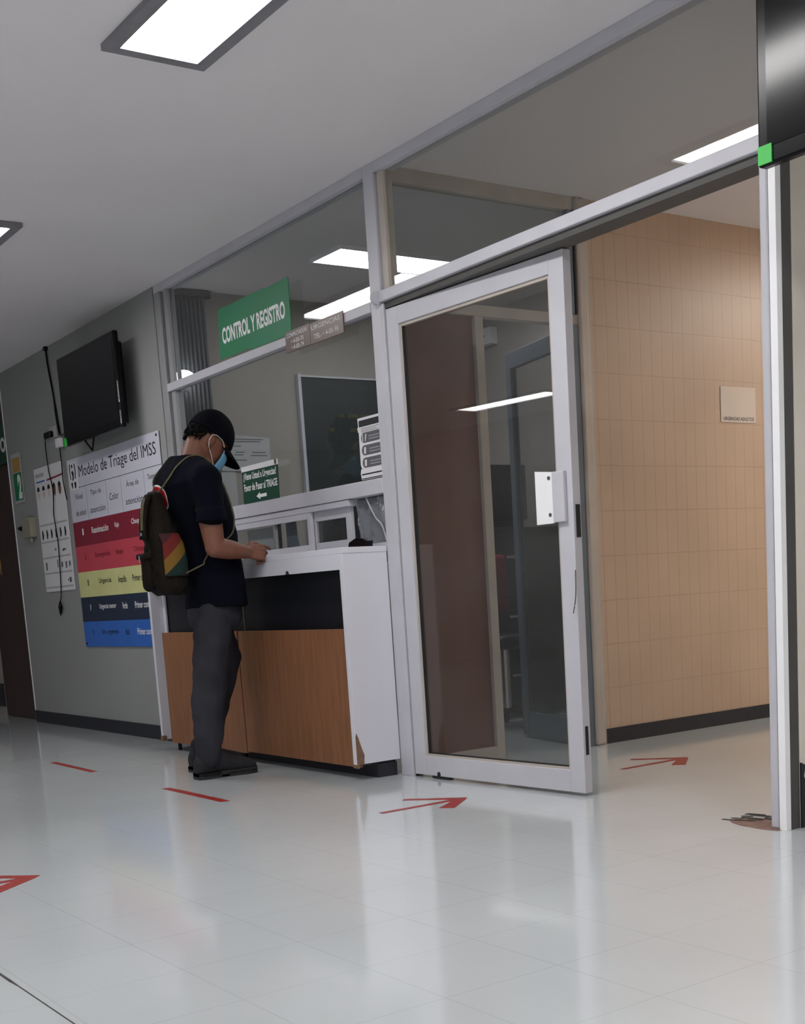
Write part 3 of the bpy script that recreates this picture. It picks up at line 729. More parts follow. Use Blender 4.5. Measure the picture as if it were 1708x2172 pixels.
t = thing('glowing_globe', (-2.1, 0.093, 2.0), 'small white glowing globe in front of the gray blind', 'lamp')  # white dome that emits; what it is stays unknown
b = new(); ellipsoid(b, (-2.10, 0.10, 2.088), (0.06, 0.06, 0.042)); link('globe', b, M['globe'], t, smooth=True)
b = new(); tube(b, [(-2.10, 0.10, 2.012), (-2.10, 0.10, 2.052)], 0.02, 12); tube(b, [(-2.155, 0.10, 2.018), (-2.10, 0.10, 2.018)], 0.006, 10); link('holder', b, M['alu'], t, smooth=True)
t = thing('led_display', (-2.1, 0.085, 1.7), 'tiny device with a glowing red digit just behind the neck of the person', 'display')
bx('case', M['black_plastic'], t, -2.155, -2.115, 0.035, 0.087, 1.69, 1.765)
text('6', 0.050, 0.078, 1.708, 1.752, M['red_led'], t, on_x(-2.1145), name='lit_digit', bold=0.06)

t = thing('wall_box', (-2.05, 2.25, 2.37), 'small white switch box high on the back wall of the office', 'switch box')
bx('cover', M['paper'], t, -2.07, -1.93, 2.20, 2.258, 2.37, 2.475, bev=.003)
b = new(); box(b, -2.0, -1.99, 2.195, 2.2, 2.42, 2.428); link('switch', b, M['dark_side'], t)
t = thing('filing_cabinet', (-1.6, 1.75, 0), 'dark gray cabinet standing inside the office behind the door gap', 'cabinet')
bx('body', M['cabinet'], t, -2.0, -1.35, 1.5, 2.2, 0.02, 1.165, bev=.004)
for k in range(3): 
    o = bx('drawer', M['cabinet'], t, -1.352, -1.34, 1.53, 2.17, 0.08 + k * .36, 0.4 + k * .36, bev=.003)
    bx('handle', M['metal'], o, -1.34, -1.325, 1.75, 1.9, 0.26 + k * .36, 0.275 + k * .36)
t = thing('monitor', (-1.42, 1.8, 1.165), 'black computer monitor on the office cabinet', 'monitor')
bx('screen_case', M['black_plastic'], t, -1.46, -1.38, 1.62, 1.98, 1.21, 1.54, bev=.008); bx('stand', M['black_plastic'], t, -1.49, -1.37, 1.72, 1.88, 1.1655, 1.21, bev=.004)
t = thing('office_chair', (-1.0, 1.42, 0), 'dark office chair with a maroon backrest seen through the door gap', 'chair')
b = new(); box(b, -1.2, -0.85, 1.3, 1.62, 0.46, 0.54, bev=.03); link('seat', b, M['navy'], t, smooth=True)
b = new(); box(b, -1.22, -1.16, 1.3, 1.62, 0.66, 1.0, bev=.025); link('backrest', b, M['chair_red'], t, smooth=True)
b = new(); tube(b, [(-1.19, 1.46, 0.5), (-1.23, 1.46, 0.6), (-1.22, 1.46, 0.75)], 0.015, 8); link('back_post', b, M['black_plastic'], t)
b = new(); tube(b, [(-1.03, 1.46, 0.09), (-1.03, 1.46, 0.46)], 0.025, 10); link('column', b, M['metal'], t)
for k in range(5):
    a = 2 * PI * k / 5; b = new(); tube(b, [(-1.03, 1.46, 0.1), (-1.03 + .2 * math.cos(a), 1.46 + .2 * math.sin(a), 0.06)], [0.02, 0.012], 8); ellipsoid(b, (-1.03 + .2 * math.cos(a), 1.46 + .2 * math.sin(a), 0.028), (0.02, 0.02, 0.028), seg=12, rings=8); link('leg', b, M['black_plastic'], t)

# ================================================================ TELEVISIONS
def tv(t, x0, x1, z0, z1, y, depth, bez, smat=M['screen']):
    b = new(); box(b, x0, x1, y, y + 0.035, z0, z1, bev=0.008); case = link('case', b, M['black_plastic'], t, smooth=False)
    b = new(); pr = [(x0 + .05, y + .035), (x1 - .05, y + .035), (x1 - .12, y + depth), (x0 + .12, y + depth)]
    prism(b, pr, z0 + .04, z1 - .04); link('back_housing', b, M['black_plastic'], t)
    bx('screen', smat, t, x0 + bez, x1 - bez, y - 0.0015, y + 0.002, z0 + bez + .012, z1 - bez)
tl = thing('television', (-2.93, -0.15, 1.86), 'black flat television mounted on the gray wall above the coloured banner', 'television', 'wall televisions')
tv(tl, -3.395, -2.452, 1.862, 2.402, -0.155, 0.1, 0.028)
b = new(); box(b, -3.05, -2.8, -0.056, -0.004, 2.05, 2.2); link('wall_bracket', b, M['dark_side'], tl)
b = new(); tube(b, [(-3.08, -0.14, 1.864), (-3.03, -0.12, 1.80), (-3.02, -0.12, 1.80), (-2.93, -0.14, 1.864)], 0.006, 6); link('cable_hook', b, M['black_plastic'], tl)
bx('sticker', M['sticker'], tl, -3.398, -3.355, -0.158, -0.154, 1.864, 1.915)
b = new(); box(b, -2.456, -2.4505, -0.157, -0.15, 2.0, 2.12); box(b, -2.456, -2.4505, -0.157, -0.15, 1.88, 1.955); link('edge_highlight', b, M['metal'], tl)  # chrome slivers shaped like light glinting on the bezel edge

tr = thing('television', (2.85, -0.25, 1.89), 'large black television hanging from the ceiling at the upper right corner', 'television', 'wall televisions')
tv(tr, 2.312, 3.35, 1.893, 2.48, -0.25, 0.12, 0.034)
b = new(); tube(b, [(2.83, -0.16, 2.3), (2.83, -0.16, CEIL)], 0.02, 10); link('ceiling_pole', b, M['dark_side'], tr)
bx('sticker', M['sticker'], tr, 2.316, 2.362, -0.254, -0.2485, 1.898, 1.945)

# ================================================================ CABLES AND SOCKETS ON THE GRAY WALL
b = new(); tube(b, smooth_path([(-3.968, -0.008, 2.59), (-3.96, -0.008, 2.48), (-3.925, -0.008, 2.33), (-3.895, -0.009, 2.2), (-3.86, -0.012, 2.06), (-3.80, -0.02, 1.99), (-3.5, -0.08, 2.0), (-3.35, -0.1, 2.05)]), 0.006, 6)
tube(b, smooth_path([(-3.955, -0.014, 2.59), (-3.935, -0.012, 2.4), (-3.9, -0.014, 2.28), (-3.90, -0.012, 2.15), (-3.87, -0.012, 2.0)]), 0.004, 6)
box(b, -3.99, -3.945, -0.02, 0.0, 2.57, 2.592)
o = link('signal_cable', b, M['black_plastic'], smooth=True); tag(o, 'bundle of dark cables running from the ceiling down beside the left television', 'cable')
t = thing('wall_outlet', (-4.03, -0.015, 2.01), 'small wall outlet with a dark plug and long dangling cord left of the television', 'outlet')
bx('plate', M['paper_gray'], t, -4.07, -3.94, -0.01, -0.0005, 2.0, 2.075, bev=.002); bx('plug', M['black_plastic'], t, -4.10, -3.98, -0.04, -0.01, 2.005, 2.045, bev=.006)
b = new(); tube(b, smooth_path([(-4.10, -0.025, 2.03), (-4.13, -0.022, 1.97), (-4.125, -0.02, 1.8), (-4.09, -0.02, 1.70), (-4.085, -0.02, 1.62), (-4.11, -0.022, 1.5), (-4.10, -0.022, 1.42), (-4.09, -0.02, 1.3), (-4.11, -0.02, 1.1), (-4.14, -0.02, 0.95), (-4.17, -0.02, 0.9)]), 0.004, 6)
tube(b, [(-4.17, -0.022, 0.9), (-4.175, -0.022, 0.86), (-4.18, -0.022, 0.835), (-4.19, -0.022, 0.80)], [0.006, 0.016, 0.013, 0.004], 8)
link('power_cord', b, M['black_plastic'], t, smooth=True)
t = thing('power_adapter', (-3.82, -0.02, 1.9), 'white adapter hanging at the lower left corner of the television', 'adapter')
bx('adapter_body', M['paper'], t, -3.86, -3.78, -0.05, -0.02, 1.915, 1.975, bev=.005)
b = new(); tube(b, smooth_path([(-3.82, -0.035, 1.915), (-3.83, -0.03, 1.8), (-3.835, -0.03, 1.7), (-3.815, -0.03, 1.61), (-3.80, -0.03, 1.57)]), 0.004, 6); link('cord', b, M['black_plastic'], t, smooth=True)
t = thing('junction_box', (-4.65, -0.02, 1.37), 'beige junction box with a black plug on the gray wall', 'junction box')
bx('case', M['box_beige'], t, -4.735, -4.56, -0.05, -0.0005, 1.375, 1.515, bev=.004)
b = new(); tube(b, [(-4.735, -0.03, 1.45), (-4.80, -0.035, 1.45), (-4.84, -0.04, 1.455)], [0.02, 0.018, 0.01], 8); link('plug', b, M['black_plastic'], t, smooth=True)
b = new(); tube(b, [(-4.6, -0.03, 1.375), (-4.6, -0.03, 1.34)], 0.012, 8); link('conduit', b, M['box_beige'], t, smooth=True)

# ================================================================ BANNER, POSTER, NUMBER SIGN
def band(bm_name, m, x0, x1, z0, z1, y=-0.010, par=None):
    return bx(bm_name, m, par, x0, x1, y, y + 0.004, z0, z1)
bn = thing('triage_banner', (-3.0, -0.008, 0.58), 'large banner Modelo de Triage del IMSS with coloured rows on the gray wall', 'banner')
X0, X1 = -3.79, -2.275
zs = [1.822, 1.632, 1.412, 1.250, 1.080, 0.912, 0.748, 0.580]
names = ['title_band', 'heading_row', 'dark_red_row', 'red_row', 'yellow_row', 'navy_row', 'blue_row']
mats = ['banner_white', 'banner_white', 'banner_dkred', 'banner_red', 'banner_yellow', 'banner_navy', 'banner_blue']
rows_ = [band(n, M[k], X0, X1, zs[i + 1], zs[i], par=bn) for i, (n, k) in enumerate(zip(names, mats))]
PY = on_y(-0.0108)
def btext(s, u0, u1, v0, v1, m, bold=0.0): return text(s, u0, u1, v0, v1, m, bn, PY, bold=bold)
btext('Modelo de Triage del IMSS', -3.585, -2.33, 1.672, 1.768, M['black_print'], 0.0)
cols = [(-3.72, -3.52), (-3.46, -3.17), (-3.12, -2.93), (-2.86, -2.56), (-2.52, -2.30)]
heads = [('Nivel', 'de salud'), ('Tipo de', 'atención'), ('Color', ''), ('Área de', 'atención'), ('Tiempo', 'de espera')]
for (a, c), (h1, h2) in zip(cols, heads):
    wd = c - a
    if h2:
        btext(h1, a + .15 * wd, c - .2 * wd, 1.555, 1.595, M['gray_print'], 0.01); btext(h2, a + .05 * wd, c - .05 * wd, 1.45, 1.488, M['gray_print'], 0.01)
    else: btext(h1, a + .1 * wd, c - .1 * wd, 1.50, 1.545, M['gray_print'], 0.01)
rt = [('I', 'Reanimación', 'Rojo', 'Choque', 'Inmediato'), ('II', 'Emergencia', 'Naranja', 'Choque', '10 min'), ('III', 'Urgencia', 'Amarillo', 'Primer contacto', '30 min'),
      ('IV', 'Urgencia menor', 'Verde', 'Primer contacto', '120 min'), ('V', 'Sin urgencia', 'Azul', 'Primer contacto', '180 min')]
tm = ['white_print', 'banner_dkred', 'black_print', 'white_print', 'banner_navy']
for r, row in enumerate(rt):
    zc = (zs[r + 2] + zs[r + 3]) / 2 + 0.01
    for k, s in enumerate(row):
        a, c = cols[k]; wd = (c - a); n_ = min(1.0, len(s) / 11)
        mid = (a + c) / 2; hw = wd / 2 * (0.12 if k == 0 else n_)
        mm = M['white_print'] if (r == 4 and k >= 3) else M[tm[r]]
        btext(s, mid - hw, mid + hw, zc - 0.02, zc + 0.022, mm, 0.012)
b = new()
quadlist(b, [[(X0, -0.0106, 1.630), (X1, -0.0106, 1.630), (X1, -0.0106, 1.634), (X0, -0.0106, 1.634)]])
for xc in (-3.49, -3.145, -2.90, -2.54): quadlist(b, [[(xc, -0.0106, 1.414), (xc + .003, -0.0106, 1.414), (xc + .003, -0.0106, 1.63), (xc, -0.0106, 1.63)]])
link('table_lines', b, M['gray_print'], bn)
# emblem: upright white card with a dark bird-over-figure shape
o = bx('emblem_card', M['paper'], bn, -3.765, -3.62, -0.0125, -0.010, 1.62, 1.80)
b = new()
def sh(pts): quadlist(b, [[(x, -0.0130, z) for x, z in pts]])
sh([(-3.745, 1.79), (-3.725, 1.795), (-3.735, 1.74), (-3.725, 1.69), (-3.74, 1.695), (-3.75, 1.74)])
sh([(-3.66, 1.795), (-3.64, 1.785), (-3.632, 1.735), (-3.645, 1.69), (-3.66, 1.695), (-3.65, 1.74)])
sh([(-3.715, 1.785), (-3.69, 1.79), (-3.68, 1.77), (-3.70, 1.76)])
sh([(-3.715, 1.74), (-3.69, 1.75), (-3.67, 1.73), (-3.68, 1.69), (-3.71, 1.68), (-3.70, 1.71)])
sh([(-3.74, 1.67), (-3.70, 1.672), (-3.71, 1.635), (-3.72, 1.63)])
sh([(-3.68, 1.672), (-3.64, 1.67), (-3.65, 1.635), (-3.675, 1.63)])
link('emblem', b, M['black_print'], bn)
for xx, zz in ((X1 - 0.03, 1.80), (X0 + 0.03, 0.60)):
    b = new(); tube(b, [(xx, -0.013, zz), (xx, -0.010, zz)], 0.008, 10); link('eyelet', b, M['black_plastic'], bn)

ps = thing('hygiene_poster', (-4.18, -0.006, 0.97), 'tall white poster with rows of small pictures between number sign and banner', 'poster')
bx('sheet', M['paper'], ps, -4.472, -3.885, -0.008, -0.004, 0.972, 1.838)
b = new(); c = new()
quadlist(c, [[(-4.44, -.0085, 1.738), (-4.26, -.0085, 1.738), (-4.26, -.0085, 1.748), (-4.44, -.0085, 1.748)]])
for z in (1.435, 1.315, 1.205, 1.095, 0.995): link('text_row', quadlist(new(), [[(-4.46, -.0085, z), (-3.9, -.0085, z), (-3.9, -.0085, z + .012), (-4.46, -.0085, z + .012)]]), M['paper_gray'], ps)
quadlist(b, [[(-4.45, -.0085, 1.775), (-4.27, -.0085, 1.775), (-4.27, -.0085, 1.8), (-4.45, -.0085, 1.8)]])
link('text_row', b, M['paper_gray'], ps); link('blue_line', c, M['banner_blue'], ps)
b = new(); quadlist(b, [[(-4.22, -.0085, 1.735), (-3.9, -.0085, 1.745), (-3.9, -.0085, 1.757), (-4.22, -.0085, 1.747)]]); link('red_line', b, M['banner_dkred'], ps)
for k in range(5):
    x = -4.41 + k * 0.108
    b = new(); e = [(x + .028 * math.cos(q * PI / 6), -.0088, 1.665 + .042 * math.sin(q * PI / 6)) for q in range(12)]; quadlist(b, [e]); link('picture', b, M['skin'] if k > 2 else M['paper_beige'], ps)
    b = new(); e = [(x + .029 * math.cos(q * PI / 6), -.0091, 1.68 + .032 * math.sin(q * PI / 6)) for q in range(7)]; quadlist(b, [e]); link('picture', b, M['black_print'], ps)
for k in range(6):
    x = -4.43 + k * 0.092; b = new(); quadlist(b, [[(x, -.0088, 1.345), (x + .02, -.0088, 1.34), (x + .035, -.0088, 1.37), (x + .02, -.0088, 1.41), (x, -.0088, 1.40)]]); link('picture', b, M['black_print'], ps)
for x, z, w_, h_ in [(-4.2, 1.25, .03, .02), (-4.05, 1.24, .07, .02), (-4.42, 1.12, .03, .06), (-4.18, 1.13, .02, .06), (-4.1, 1.13, .03, .04), (-4.02, 1.12, .03, .05), (-3.95, 1.13, .03, .04), (-4.0, 1.03, .02, .02), (-3.97, 1.02, .04, .04)]:
    b = new(); quadlist(b, [[(x, -.0088, z), (x + w_, -.0088, z + .01), (x + w_, -.0088, z + h_), (x, -.0088, z + h_)]]); link('picture', b, M['gray_print'], ps)

ns = thing('number_sign', (-4.84, -0.006, 1.64), 'narrow green sign with white number 2 and ochre top at the left wall end', 'sign')
bx('white_card', M['paper_gray'], ns, -4.94, -4.735, -0.008, -0.003, 1.64, 1.995)
bx('ochre_block', M['yellow_print'], ns, -4.92, -4.75, -0.0095, -0.008, 1.862, 1.965)
bx('green_block', M['green'], ns, -4.925, -4.745, -0.0095, -0.008, 1.66, 1.855)
text('2', -4.84, -4.755, 1.668, 1.845, M['white_print'], ns, on_y(-0.0102), bold=0.06)

hs = thing('door_sign', (-5.2, -0.03, 1.97), 'dark green hanging sign above the brown door at the left edge', 'sign')
bx('sign_board', M['green_dark'], hs, -6.0, -5.05, 0.03, 0.045, 1.97, 2.26)
text('OS', -5.27, -5.075, 2.05, 2.16, M['white_print'], hs, on_y(0.0295), bold=0.04)

# ================================================================ TILED WALL NOTICE
t = thing('wall_sheet', (0.075, 2.25, 1.59), 'white sheet with one printed line taped on the tan tiled wall', 'paper')
bx('sheet', M['paper_beige'], t, 0.071, 0.074, 2.112, 2.386, 1.596, 1.778)
text('URGENCIAS ADULTOS', 2.13, 2.37, 1.606, 1.624, M['gray_print'], t, on_x(0.0745), bold=0.03)

# ================================================================ FLOOR MARKS
def floor_mark(name, pts, label, cat, group=None, m='red_tape', h=0.0012):
    b = new(); prism(b, pts, 0.0002, h); o = link(name, b, M[m]); return tag(o, label, cat, group)
floor_mark('floor_tape', [(-2.215, -0.865), (-1.575, -0.872), (-1.575, -0.838), (-2.215, -0.83)], 'red tape dash on the floor, farther left one', 'floor tape', 'red floor marks')
floor_mark('floor_tape', [(-0.655, -0.882), (-0.045, -0.885), (-0.042, -0.845), (-0.65, -0.845)], 'red tape dash on the floor in front of the person', 'floor tape', 'red floor marks')
def arrow(name, cx, y0, L, label):
    w_ = 0.028; 
    pts = [(cx - w_ / 2, y0), (cx + w_ / 2, y0), (cx + w_ / 2 + .003, y0 + L - 0.06), (cx + 0.10, y0 + L - 0.18), (cx + 0.15, y0 + L - 0.145), (cx + 0.03, y0 + L), (cx - 0.0, y0 + L + 0.03), (cx - 0.19, y0 + L - 0.14), (cx - 0.17, y0 + L - 0.165), (cx - w_ / 2, y0 + L - 0.035)]
    return floor_mark(name, pts, label, 'floor arrow', 'red floor marks')
arrow('floor_arrow', 0.768, -0.62, 0.38, 'red tape arrow on the floor in front of the glazed door')
arrow('floor_arrow', 0.765, 0.64, 0.38, 'red tape arrow on the corridor floor behind the open doorway')
arrow('floor_arrow', 0.77, -2.33, 0.38, 'red tape arrow on the floor cut by the left edge')
b = new(); prism(b, [(1.90, 0.03), (1.95, -0.005), (2.0, -0.022), (2.10, -0.03), (2.15, -0.02), (2.15, 0.09), (2.08, 0.13), (2.0, 0.12), (1.93, 0.1)], 0.0002, 0.001)
o = link('worn_floor_patch', b, M['hole']); tag(o, 'bare brown patch of broken floor beside the right post', 'floor patch')
b = new()
for k in range(14):
    x = 1.86 + random.random() * 0.14; y = 0.02 + random.random() * 0.14; l_ = 0.02 + random.random() * .05
    prism(b, [(x, y), (x + l_, y + .01), (x + l_ + .005, y + .018), (x + .005, y + .008)], 0.0003, 0.0025)
for k in range(5):
    x = 1.98 + k * .03; prism(b, [(x, .118), (x + .035, .122), (x + .035, .132), (x, .128)], 0.0003, 0.003)
o = link('floor_crumbs', b, M['grime']); tag(o, 'dark cracks and crumbs at the edge of the broken floor patch', 'floor crack'); o['kind'] = 'stuff'
b = new(); prism(b, [(1.60, -2.3605), (1.80, -2.3625), (1.88, -2.363), (1.93, -2.3595), (2.6, -2.3575), (2.6, -2.355), (1.93, -2.3565), (1.88, -2.3555), (1.60, -2.358)], 0.0002, 0.0009)
o = link('floor_crack', b, M['grime']); tag(o, 'thin dark crack in the floor at the lower left corner', 'floor crack')

# ================================================================ PERSON
PX = -0.90
man = thing('person', (PX, -0.5, 0), 'person in black cap, black t-shirt, dark jeans and blue face mask leaning at the counter', 'person')
TH = math.radians(37)
hf = Vector((0, math.cos(TH), -math.sin(TH))); hu = Vector((0, math.sin(TH), math.cos(TH))); hr = Vector((1, 0, 0))
HM = Matrix((hr, hf, hu)).transposed()      # local (x, forward, up) -> world
HC = Vector((PX, -0.372, 1.588))
def H(x, f_, u): return HC + hr * x + hf * f_ + hu * u

b = new()
ellipsoid(b, HC, (0.077, 0.100, 0.115), HM)                        # skull
ellipsoid(b, H(0, 0.030, -0.045), (0.062, 0.068, 0.07), HM)        # face
ellipsoid(b, H(0, 0.040, -0.100), (0.046, 0.05, 0.036), HM)        # jaw and chin
capsule(b, H(0, 0.095, -0.01), H(0, 0.112, -0.045), 0.009, 0.015)  # nose
ellipsoid(b, H(0, 0.088, -0.078), (0.024, 0.014, 0.012), HM)       # mouth
for s in (-1, 1):
    ellipsoid(b, H(s * 0.078, -0.012, -0.028), (0.010, 0.019, 0.032), HM)   # ears
    ellipsoid(b, H(s * 0.03, 0.082, -0.005), (0.016, 0.012, 0.010), HM)     # brow
capsule(b, (PX, -0.495, 1.42), H(0, -0.035, -0.06), 0.062, 0.056)          # neck
# trunk under the clothes
loft(b, [(PX, -.41, .86, .12, .08), (PX, -.41, .92, .14, .095), (PX, -.425, 1.08, .145, .095), (PX, -.455, 1.22, .165, .105), (PX, -.49, 1.34, .175, .105), (PX, -.50, 1.42, .13, .08), (PX, -.50, 1.46, .06, .055)])
# arms
RS, RE, RW = (-0.712, -0.505, 1.375), (-0.675, -0.500, 1.072), (-0.685, -0.335, 1.047)
LS, LE, LW = (-1.095, -0.48, 1.375), (-1.14, -0.40, 1.09), (-1.02, -0.25, 1.065)
chain(b, [RS, (-0.69, -0.508, 1.23), RE], [0.064, 0.058, 0.046]); chain(b, [RE, (-0.675, -0.43, 1.062), RW], [0.047, 0.046, 0.031])
chain(b, [LS, LE], [0.062, 0.042]); chain(b, [LE, LW], [0.042, 0.027])
# legs
chain(b, [(-0.83, -0.43, .84), (-0.785, -0.52, .50), (-0.765, -0.585, .09)], [.06, .05, .035])
chain(b, [(-0.97, -0.42, .84), (-1.02, -0.33, .52), (-1.03, -0.46, .09)], [.06, .05, .035])
def V3(*a): return Vector(a)
def hand(wr, fwd, side, nrm, curl, b):
    """wr wrist, fwd towards the knuckles, side towards the little finger, nrm out of the back of the hand"""
    wr = Vector(wr); fwd = Vector(fwd).normalized(); nrm = Vector(nrm).normalized(); side = fwd.cross(nrm).normalized() * (1 if Vector(side).dot(fwd.cross(nrm)) > 0 else -1)
    kn = []
    for k, (o_, l_) in enumerate([(-0.031, 0.086), (-0.010, 0.090), (0.011, 0.086), (0.031, 0.078)]):
        kk = wr + fwd * l_ + side * o_; kn.append(kk)
        chain(b, [wr + fwd * 0.012 + side * o_ * 0.5, wr + fwd * 0.05 + side * o_ * 0.9, kk], [0.0165, 0.0155, 0.0115])
    lens = [(0.038, 0.024, 0.019), (0.042, 0.027, 0.020), (0.039, 0.025, 0.019), (0.031, 0.019, 0.017)]
    for k in range(4):
        a = 0.0; p = kn[k]; pts = [p]
        for j, l_ in enumerate(lens[k]):
            a += curl[k][j]; d = fwd * math.cos(a) - nrm * math.sin(a) + side * (k - 1.5) * 0.05
            p = p + d.normalized() * l_; pts.append(p)
        chain(b, pts, [0.0098, 0.0086, 0.0078, 0.0066])
    t0 = wr + fwd * 0.022 - side * 0.026 - nrm * 0.004
    t1 = t0 + (fwd * 0.55 - side * 0.65 - nrm * .25).normalized() * 0.038; t2 = t1 + (fwd * 0.9 - side * 0.15 - nrm * .3).normalized() * 0.03; t3 = t2 + (fwd * 0.9 + side * 0.25 - nrm * .3).normalized() * 0.023
    chain(b, [t0, t1, t2, t3], [0.0155, 0.0115, 0.0098, 0.0075])
hand(RW, (0.0, 0.985, -0.03), (0.45, 0, -0.9), (0.9, 0, 0.42), [(0.35, 0.3, 0.2), (0.75, 0.9, 0.5), (0.95, 1.1, 0.6), (1.05, 1.1, 0.6)], b)
hand(LW, (0.25, 0.95, -0.12), (-1, 0, 0), (0.1, 0.1, 1), [(0.2, 0.25, 0.2)] * 4, b)
body = fuse('body', b, M['skin'], man, voxel=0.0042, smooth=3)

# t-shirt
b = new()
loft(b, [(PX, -.408, .800, .200, .130), (PX, -.408, .86, .194, .130), (PX, -.412, .95, .180, .128), (PX, -.42, 1.05, .182, .132), (PX, -.435, 1.13, .188, .132),
         (PX, -.458, 1.22, .198, .136), (PX, -.488, 1.31, .212, .143), (PX, -.506, 1.37, .215, .143), (PX, -.512, 1.42, .19, .122), (PX, -.512, 1.46, .14, .10), (PX, -.508, 1.49, .09, .078), (PX, -.498, 1.508, .070, .070)], n=2.2)
for S, E_, s in ((RS, (-0.668, -0.508, 1.225), 1), (LS, (-1.125, -0.43, 1.225), -1)):
    chain(b, [(PX + s * .10, S[1] + .0, 1.405), S], [.095, .082]); chain(b, [S, E_], [.080, .064])
    # hem of the sleeve: a straight cut below the last capsule
    tube(b, [Vector(E_) + Vector((0, 0, 0.02)), Vector(E_) + Vector((0.003 * s, 0.0, -0.038))], [0.070, 0.074], 20)
shirt = fuse('t_shirt', b, M['shirt'], man, voxel=0.006, smooth=4, disp=0.016, dscale=0.10)

# jeans
b = new()
loft(b, [(PX, -.415, .88, .15, .10), (PX, -.42, .80, .165, .112), (PX, -.425, .74, .165, .112), (PX, -.43, .70, .14, .09)][::-1])
chain(b, [(-0.825, -0.455, .77), (-0.79, -0.50, .66), (-0.772, -0.527, .56), (-0.765, -0.555, .40), (-0.762, -0.568, .30), (-0.76, -0.582, .17), (-0.76, -0.590, .10)], [.086, .088, .085, .082, .080, .066, .056])
chain(b, [(-0.98, -0.42, .77), (-1.01, -0.365, .66), (-1.03, -0.325, .56), (-1.03, -0.365, .42), (-1.03, -0.415, .28), (-1.03, -0.455, .14)], [.086, .086, .080, .074, .066, .056])
jeans = fuse('jeans', b, M['jeans'], man, voxel=0.006, smooth=4, disp=0.016, dscale=0.08)

# shoes
def shoe(cx, y_heel, y_toe, toe_out, name='shoe'):
    L_ = y_toe - y_heel; s = L_ / 0.31
    b = new(); R_ = []; seg = 20
    st = [(0.0, .028, .055, .035), (0.02, .038, .068, .06), (0.06, .042, .076, .07), (0.11, .043, .078, .068), (0.15, .043, .068, .056), (0.19, .047, .055, .044), (0.24, .050, .046, .038), (0.28, .045, .040, .033), (0.302, .032, .034, .024), (0.31, .014, .030, .014)]
    for y, hw, zc, hh in st:
        ring = []
        for k in range(seg):
            a = 2 * PI * k / seg
            ring.append(b.verts.new((cx + toe_out * y * s + hw * math.cos(a), y_heel + y * s, max(0.022, zc + hh * math.sin(a)))))
        R_.append(ring)
    for i in range(len(R_) - 1):
        for k in range(seg): b.faces.new([R_[i][k], R_[i][(k + 1) % seg], R_[i + 1][(k + 1) % seg], R_[i + 1][k]])
    b.faces.new(R_[0][::-1]); b.faces.new(R_[-1])
    capsule(b, (cx, y_heel + .06 * s, .09), (cx, y_heel + .065 * s, .125), .047, .05)
    o = fuse(name, b, M['shoe'], man, voxel=0.004, smooth=3)
    b = new()
    out = [(y, hw + .004) for y, hw, _, _ in st]
    def outline(ya, yb): 
        sel = [q for q in out if ya <= q[0] <= yb]
        return [(cx + toe_out * y * s + hw, y_heel + y * s) for y, hw in sel] + [(cx + toe_out * y * s - hw, y_heel + y * s) for y, hw in reversed(sel)]
    prism(b, outline(0, .11), 0.001, 0.030); prism(b, outline(0.15, .31), 0.001, 0.022); prism(b, outline(0, .31), 0.014, 0.030)
    bpy_o = link('sole', b, M['sole'], man); bpy_o.parent = o; bpy_o.matrix_parent_inverse = Matrix.Identity(4)
    b = new()
    for k in range(4):
        y = y_heel + (0.125 + k * .018) * s; z = 0.112 - k * .012
        tube(b, [(cx - .022, y, z - .004), (cx, y, z + .003), (cx + .022, y, z - .004)], 0.0025, 6)
    lo = link('laces', b, M['gasket'], man); lo.parent = o; lo.matrix_parent_inverse = Matrix.Identity(4)
shoe(-0.768, -0.657, -0.345, 0.02)
shoe(-1.035, -0.56, -0.265, -0.05)

# cap: dome, band and brim
b = new(); NS, NR = 28, 10; g_ = []
for i in range(NR + 1):
    t_ = (PI / 2) * i / NR * 1.04
    ring = []
    for k in range(NS):
        a = 2 * PI * k / NS
        x = 0.0885 * math.sin(t_) * math.cos(a); f_ = 0.113 * math.sin(t_) * math.sin(a); u = 0.128 * math.cos(t_)
        u += 0.012 - 0.028 * (0.0 if math.sin(a) > 0 else -math.sin(a)) * math.sin(t_) * (-0.3)
        ring.append(b.verts.new(H(x, f_, max(u, 0.006 + 0.0 * f_))))
    g_.append(ring)
for i in range(1, NR):
    for k in range(NS): b.faces.new([g_[i][k], g_[i + 1][k], g_[i + 1][(k + 1) % NS], g_[i][(k + 1) % NS]])
top = b.verts.new(H(0, 0, 0.142))
for k in range(NS): b.faces.new([top, g_[1][k], g_[1][(k + 1) % NS]])
for v in g_[0]: b.verts.remove(v)
cap = link('cap', b, M['cap'], man, smooth=True); sm = cap.modifiers.new('s', 'SOLIDIFY'); sm.thickness = 0.004; sm.offset = 1
b = new(); gr = []
for i in range(7):
    v_ = i / 6; row = []
    for k in range(13):
        s_ = (k / 12 - .5) * 2; a = s_ * 1.12
        x0 = 0.088 * math.sin(a); f0 = 0.111 * math.cos(a)
        ext = v_ * 0.088 * math.cos(a * 1.15) ** 0.6 if abs(a * 1.15) < PI / 2 else 0
        row.append(b.verts.new(H(x0 * (1 + .03 * v_), f0 + ext, 0.014 - 0.42 * ext - 0.030 * (s_ ** 2))))
    gr.append(row)
for i in range(6):
    for k in range(12): b.faces.new([gr[i][k], gr[i][k + 1], gr[i + 1][k + 1], gr[i + 1][k]])
br = link('brim', b, M['cap'], man, smooth=True); br.modifiers.new('s', 'SOLIDIFY').thickness = 0.004; br.parent = cap; br.matrix_parent_inverse = Matrix.Identity(4)
b = new(); ellipsoid(b, H(0, 0, 0.146), (0.007, 0.007, 0.004), HM, seg=12, rings=6); bt = link('button', b, M['cap'], man, smooth=True); bt.parent = cap; bt.matrix_parent_inverse = Matrix.Identity(4)

